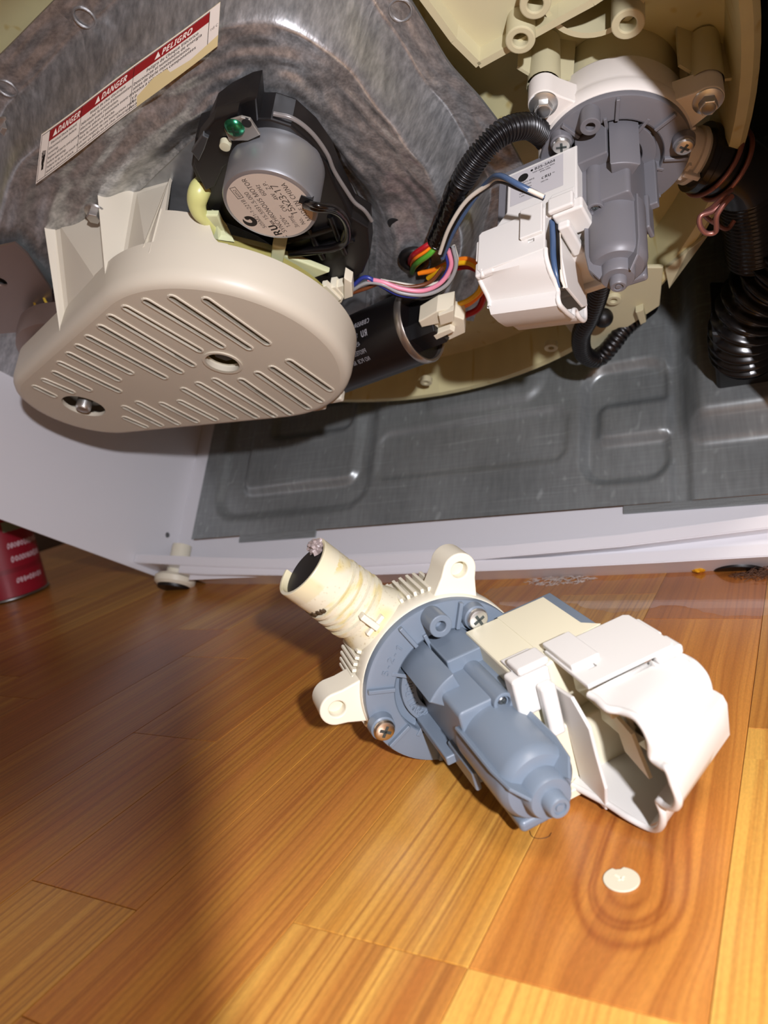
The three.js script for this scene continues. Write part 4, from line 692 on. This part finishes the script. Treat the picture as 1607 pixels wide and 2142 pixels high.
wireOf('loom_wire', 'black wire on the outer side of the loom', [[.4684,.149,.2637],[.465,.144,.2492],[.4519,.14,.237],[.4354,.138,.2347],[.42,.138,.243],[.4108,.141,.2549]], 0.0011, WM.black);
wireOf('loom_wire', 'green wire from the conduit mouth into the bracket grommet', [[.4591,.15,.2676],[.4544,.147,.2659],[.4446,.148,.2608],[.4321,.156,.248],[.4218,.165,.2329]], 0.002, WM.green);
wireOf('loom_wire', 'maroon wire from the conduit mouth into the bracket grommet', [[.457,.151,.2707],[.4515,.149,.2705],[.443,.15,.2665],[.4299,.16,.2505],[.4215,.168,.2346]], 0.0018, WM.red);
wireOf('loom_wire', 'thin orange wire beside the green one at the grommet', [[.458,.15,.2696],[.4517,.148,.2677],[.4431,.149,.2637],[.4313,.158,.2499],[.4221,.166,.2337]], 0.0012, WM.orange);
wireOf('loom_wire', 'yellow wire looping behind the plug block to the capacitor connector', [[.4332,.16,.2284],[.4446,.158,.2358],[.4599,.155,.2415],[.4733,.15,.243],[.4779,.146,.2359],[.4729,.142,.2248],[.462,.14,.2192],[.4512,.138,.2192]], 0.0019, WM.yellow);
wireOf('loom_wire', 'orange wire looping behind the plug block to the capacitor connector', [[.4292,.16,.2358],[.4405,.159,.2361],[.46,.157,.242],[.4737,.152,.2443],[.4797,.147,.2371],[.4741,.143,.2229],[.462,.14,.2157],[.4493,.138,.215]], 0.0018, WM.orange);
wireOf('loom_wire', 'dark red wire looping behind the plug block to the capacitor connector', [[.4553,.16,.2322],[.4688,.156,.2334],[.4764,.15,.2277],[.4708,.145,.2132],[.4638,.141,.2062],[.4511,.139,.2042]], 0.0024, WM.red);
{
  const c = thing('wire_connector', 'small ivory connector on the end of the blue, grey and brown wires', 'connector'), m = phys(0xe6dfc8, 0.4);
  part('shell', flatY([[.3826,.2747],[.387,.2741],[.3863,.2618],[.3807,.2569],[.3768,.2584]], 0.133, 0.142, 0.0006), m, c);
  part('latch', flatY([[.3988,.2815],[.401,.2752],[.3932,.2614],[.3857,.2609]], 0.132, 0.141, 0.0006), m, c);
  part('strap', join(flatY([[.3799,.2802],[.3836,.2798],[.3844,.2625],[.38,.2607]], 0.131, 0.136, 0.0006), flatY([[.3852,.2725],[.3963,.2727],[.3913,.2633],[.3825,.2621]], 0.134, 0.141, 0.0006)), m, c);
  putW(c);
}
{
  const c = thing('wire_connector', 'two ivory plugs pushed onto the capacitor terminals', 'connector'), m = phys(0xe3dcc4, 0.4);
  part('plug_upper', flatY([[.4284,.2272],[.4456,.2338],[.4582,.2336],[.4539,.2224],[.4409,.22],[.4272,.2202]], 0.125, 0.139, 0.0008), m, c);
  part('plug_lower', flatY([[.437,.2215],[.4532,.2226],[.4583,.2159],[.4524,.2007],[.4372,.1958],[.4404,.2077],[.4314,.2098]], 0.127, 0.14, 0.0008), m, c);
  part('latch_arm', flatY([[.4325,.2124],[.4476,.2157],[.4493,.2113],[.4324,.206]], 0.122, 0.127, 0.0007), m, c);
  part('lock_tab', flatY([[.4464,.232],[.459,.2342],[.4535,.2221],[.4427,.2212]], 0.1225, 0.127, 0.0006), m, c);
  putW(c);
}
// ---- outlet hose of the mounted pump with its spring clamp
{
  const PM = frameOf([0.1761, 0.2978, -0.4733], [0.8341, 0.0889, 0.5444], [-0.4859, 0.5857, 0.6488], [-0.2612 * 0.93, -0.8057 * 0.93, 0.5317 * 0.93]), inv = WF.clone().invert();
  const a = (180 - 228) * D2R, u = [Math.cos(a), Math.sin(a)], P = (r, z = -0.0255, s = 0) => V(u[0] * r - u[1] * s, u[1] * r + u[0] * s, z).applyMatrix4(PM).applyMatrix4(inv);
  const h = thing('outlet_hose', 'black rubber hose clamped on the outlet of the mounted pump', 'hose');
  const p0 = P(0.0585), p1 = P(0.074), p2 = V(0.6362, 0.208, 0.1925), p3 = V(0.6393, 0.206, 0.166), p4 = V(0.6388, 0.199, 0.12);
  part('hose_wall', pipe([p0, p1, p2, p3, p4], (t) => 0.0198 + (t < 0.05 ? 0.0012 : 0) + (t > 0.42 ? 0.0007 * Math.sin(t * 2 * Math.PI * 30) : 0), 260, 36), rubberWet, h);
  putW(h);
  const c = thing('hose_clamp', 'coppery spring wire clamp squeezed round the black outlet hose', 'clamp'), cm = std(0x96645a, 0.35, { metalness: 0.6 });
  const ringPts = (r, off, tilt) => Array.from({ length: 33 }, (_, k) => { const q = k / 32 * 2 * Math.PI; return P(r + tilt * Math.sin(q), -0.0255 + 0.0213 * Math.cos(q) / 0.93, 0.0213 * Math.sin(q)); });
  part('wire_ring', tube(ringPts(0.0695, 0, 0.005), 0.0016, 120, 8), cm, c);
  part('wire_ring', tube(ringPts(0.0785, 0, 0.003), 0.0016, 120, 8), cm, c);
  part('wire_loop', tube([[.6294,.165,.2273],[.6221,.158,.2252],[.6148,.155,.2267],[.6137,.152,.223],[.6165,.15,.2164],[.6212,.15,.2154],[.6238,.152,.2275],[.629,.156,.2315],[.6327,.16,.231]], 0.0016, 80, 8), cm, c);
  part('wire_loop', tube([[.6321,.168,.2269],[.6277,.16,.2322],[.6212,.16,.2258],[.6163,.162,.2202],[.6209,.17,.1977],[.6263,.176,.1843],[.63,.18,.1853]], 0.0014, 80, 8), cm, c);
  putW(c);
}
// ---- corrugated drain hose at the rear corner
{
  const h = thing('drain_hose', 'black corrugated drain hose fixed to the rear panel', 'hose');
  part('corrugated_wall', pipe([[.6741,.2,.1336],[.6552,.19,.1118],[.6381,.185,.0902],[.6264,.18,.0631],[.6222,.178,.0244]], (t) => 0.025 + 0.0028 * Math.sin(t * 2 * Math.PI * 13), 240, 36), rubberWet, h);
  part('wall_fitting', flatY([[.6035,.0806],[.6701,.056],[.6684,-.0174],[.5965,-.0065]], 0.165, 0.215, 0.003), phys(0x0a090a, 0.5), h);
  putW(h);
  const c = thing('loose_cable', 'thin black conduit hanging in a loop below the pump', 'conduit');
  part('cable_tube', pipe([[.5492,.16,.1949],[.5381,.165,.164],[.5233,.17,.1307],[.5079,.175,.1007],[.5006,.18,.0628],[.5075,.185,.0453],[.5205,.192,.0515],[.5313,.202,.0563],[.5432,.215,.0541],[.5498,.235,.0362]], (t) => 0.0075 + 0.0004 * Math.sin(t * 2 * Math.PI * 60), 300, 18), phys(0x0c0b0c, 0.35), c);
  putW(c);
  const g = thing('rubber_grommet', 'round black rubber plug in the tub skirt', 'plug');
  const q = [[.5243,.19,.0961]][0]; part('plug_body', mv(new THREE.SphereGeometry(0.008, 24, 16), ...q), rubber, g);
  putW(g);
}
// ================= LOOSE THINGS =================
{
  const c = thing('paint_can', 'round red can with white lettering beside the washer', 'can');
  const t = canvasTex(2048, 512, (x, w, h) => { x.fillStyle = '#8c1226'; x.fillRect(0, 0, w, h); for (let k = 0; k < 4; k++) { const o = k * 512; x.fillStyle = '#bba9a4'; x.fillRect(o, 0, 512, 46); x.fillStyle = '#7d8a74'; x.fillRect(o + 40, 70, 180, 60); x.fillStyle = '#c9a9b0'; for (const [y, z, m] of [[190, 44, 420], [270, 44, 380], [400, 38, 300]]) { let q = o + 40; while (q < o + m) { const l = 22 + rnd() * 16; x.beginPath(); x.ellipse(q + l / 2, y + z / 2, l * 0.42, z * (0.35 + rnd() * 0.15), rnd(), 0, 7); x.fill(); if (rnd() < 0.6) { x.fillStyle = '#8c1226'; x.beginPath(); x.arc(q + l / 2, y + z / 2, 5, 0, 7); x.fill(); x.fillStyle = '#c9a9b0'; } q += l; } } } x.fillStyle = '#7a0f20'; x.fillRect(0, 340, w, 30); });
  part('side', mv(new THREE.CylinderGeometry(0.05, 0.05, 0.118, 64, 1, true), 0, 0.063, 0), new THREE.MeshStandardMaterial({ map: t, roughness: 0.4, side: THREE.DoubleSide }), c);
  part('rims', join(mv(new THREE.TorusGeometry(0.05, 0.0022, 10, 64), 0, 0.003, 0, Math.PI / 2), mv(new THREE.TorusGeometry(0.05, 0.0022, 10, 64), 0, 0.122, 0, Math.PI / 2)), steelDark, c);
  part('lid', latheY([[0, 0.119], [0.038, 0.119], [0.041, 0.117], [0.046, 0.117], [0.0475, 0.121], [0.0495, 0.121]], 48), steel, c);
  part('base', latheY([[0, 0.003], [0.05, 0.003]], 48), steelDark, c);
  const g = [[-.5347,0,-1.0183]][0]; c.position.set(g[0], 0, g[2]); c.rotation.y = 0.6; scene.add(shade(c));
}
{
  const g = [[.0608,0,-.2442]][0];
  const d = thing('plastic_disc', 'small flat cream plastic disc lying on the wood floor', 'disc');
  const pts = circ(0, 0, 0.0066, 40).map(([x, y]) => { const k = Math.hypot(x - 0.0042, y - 0.0056) < 0.0019 ? 0.82 : 1; return [x * k, y * k]; });
  part('disc_body', mv(prism(pts, 0, 0.0007, 0.0002), 0, 0, 0, -Math.PI / 2), phys(0xcfcab2, 0.45), d);
  part('moulded_mark', join(box(-0.0005, 0.0003, 0.0007, 0.0009, -0.003, 0.001, 0.0001), box(-0.0016, 0.0016, 0.0007, 0.0009, -0.0004, 0.0002, 0.0001)), phys(0xe9e4cc, 0.4), d);
  d.position.set(g[0], 0.0001, g[2]); d.rotation.y = 0.5; scene.add(shade(d));
}
{
  const g = [[.2392,0,-.5695]][0], d = thing('yellow_crumb', 'small glossy yellow crumb under the washer edge', 'crumb');
  const s = new THREE.IcosahedronGeometry(0.007, 3), p = s.attributes.position; for (let k = 0; k < p.count; k++) { const f = 1 + 0.18 * n3(p.getX(k) * 200, p.getY(k) * 200, p.getZ(k) * 200); p.setXYZ(k, p.getX(k) * f, p.getY(k) * f * 0.8, p.getZ(k) * f); } s.computeVertexNormals();
  part('crumb_body', mv(s, 0, 0.0052, 0), phys(0xd89a1c, 0.15, { clearcoat: 1 }), d); d.position.set(g[0], 0, g[2]); scene.add(shade(d));
}
for (const [px, n, r, col, lab] of [[[[.092,0,-.6697]][0], 260, 0.016, 0xcac5c0, 'grey lint tuft on the floor against the white rail'], [[[.1372,0,-.6149]][0], 200, 0.02, 0xb8aca4, 'flat pale dust smear on the floor in front of the rail'], [[[.2712,0,-.5323]][0], 220, 0.014, 0x5a3d2c, 'brown lint tuft on the floor by the black foot']]) {
  const g = [], flat = lab.includes('smear') ? 0.12 : 0.6;
  for (let k = 0; k < n; k++) { const a = rnd() * 6.28, q = Math.sqrt(rnd()) * r, y = rnd() * r * flat * (1 - q / r) + 0.0006, x = Math.cos(a) * q * 1.5, z = Math.sin(a) * q * 0.6, l = 0.003 + rnd() * 0.003, b = rnd() * 6.28; g.push(new THREE.TubeGeometry(new THREE.QuadraticBezierCurve3(V(x, y, z), V(x + Math.cos(b) * l * .5, y + rnd() * 0.003 * flat, z + Math.sin(b) * l * .5), V(x + Math.cos(b + 1) * l, Math.max(0.0004, y - 0.001), z + Math.sin(b + 1) * l)), 4, 0.00022, 3)); }
  const m = new THREE.Mesh(join(g), std(col, 0.9)); m.name = numbered('lint'); m.userData = { label: lab, category: 'lint', kind: 'stuff' }; m.position.set(px[0], 0.0002, px[2]); m.rotation.y = -0.5; scene.add(shade(m));
}
{
  const m = new THREE.Mesh(tube([[.0351,.0003,-.2829],[.0353,.0003,-.2788],[.0377,.0003,-.2767],[.0417,.0003,-.2768],[.0434,.0003,-.2789]], 0.00012, 40, 5), std(0x3a2414, 0.6)); m.name = 'hair'; m.userData = { label: 'short dark curled hair on the floor below the pump motor', category: 'hair' }; scene.add(shade(m));
}
{
  const pts = [[.0761,0,-.625],[.1206,0,-.6157],[.1811,0,-.5848],[.2332,0,-.5589],[.2874,0,-.5331],[.2441,0,-.4576],[.2117,0,-.4692],[.1888,0,-.5077],[.1519,0,-.5123],[.1251,0,-.5559],[.0925,0,-.5638],[.0752,0,-.5964]];
  const c = curve(pts.map(q => [q[0], 0, q[2]]), true), out = Array.from({ length: 90 }, (_, i) => { const q = c.getPoint(i / 90); return [q.x + 0.004 * n2(i * 0.4, 1), -q.z + 0.003 * n2(i * 0.4, 7)]; });
  const g = new THREE.ShapeGeometry(shapeOf(out)); g.rotateX(-Math.PI / 2);
  const m = new THREE.Mesh(g, phys(0xffffff, 0.04, { transmission: 1, thickness: 0, ior: 1.33 })); m.name = 'water_film'; m.userData = { label: 'thin wet film of water on the floor before the white rail', category: 'water', kind: 'stuff' }; m.position.y = 0.0006; scene.add(shade(m));
}
renderer.render(scene, camera);
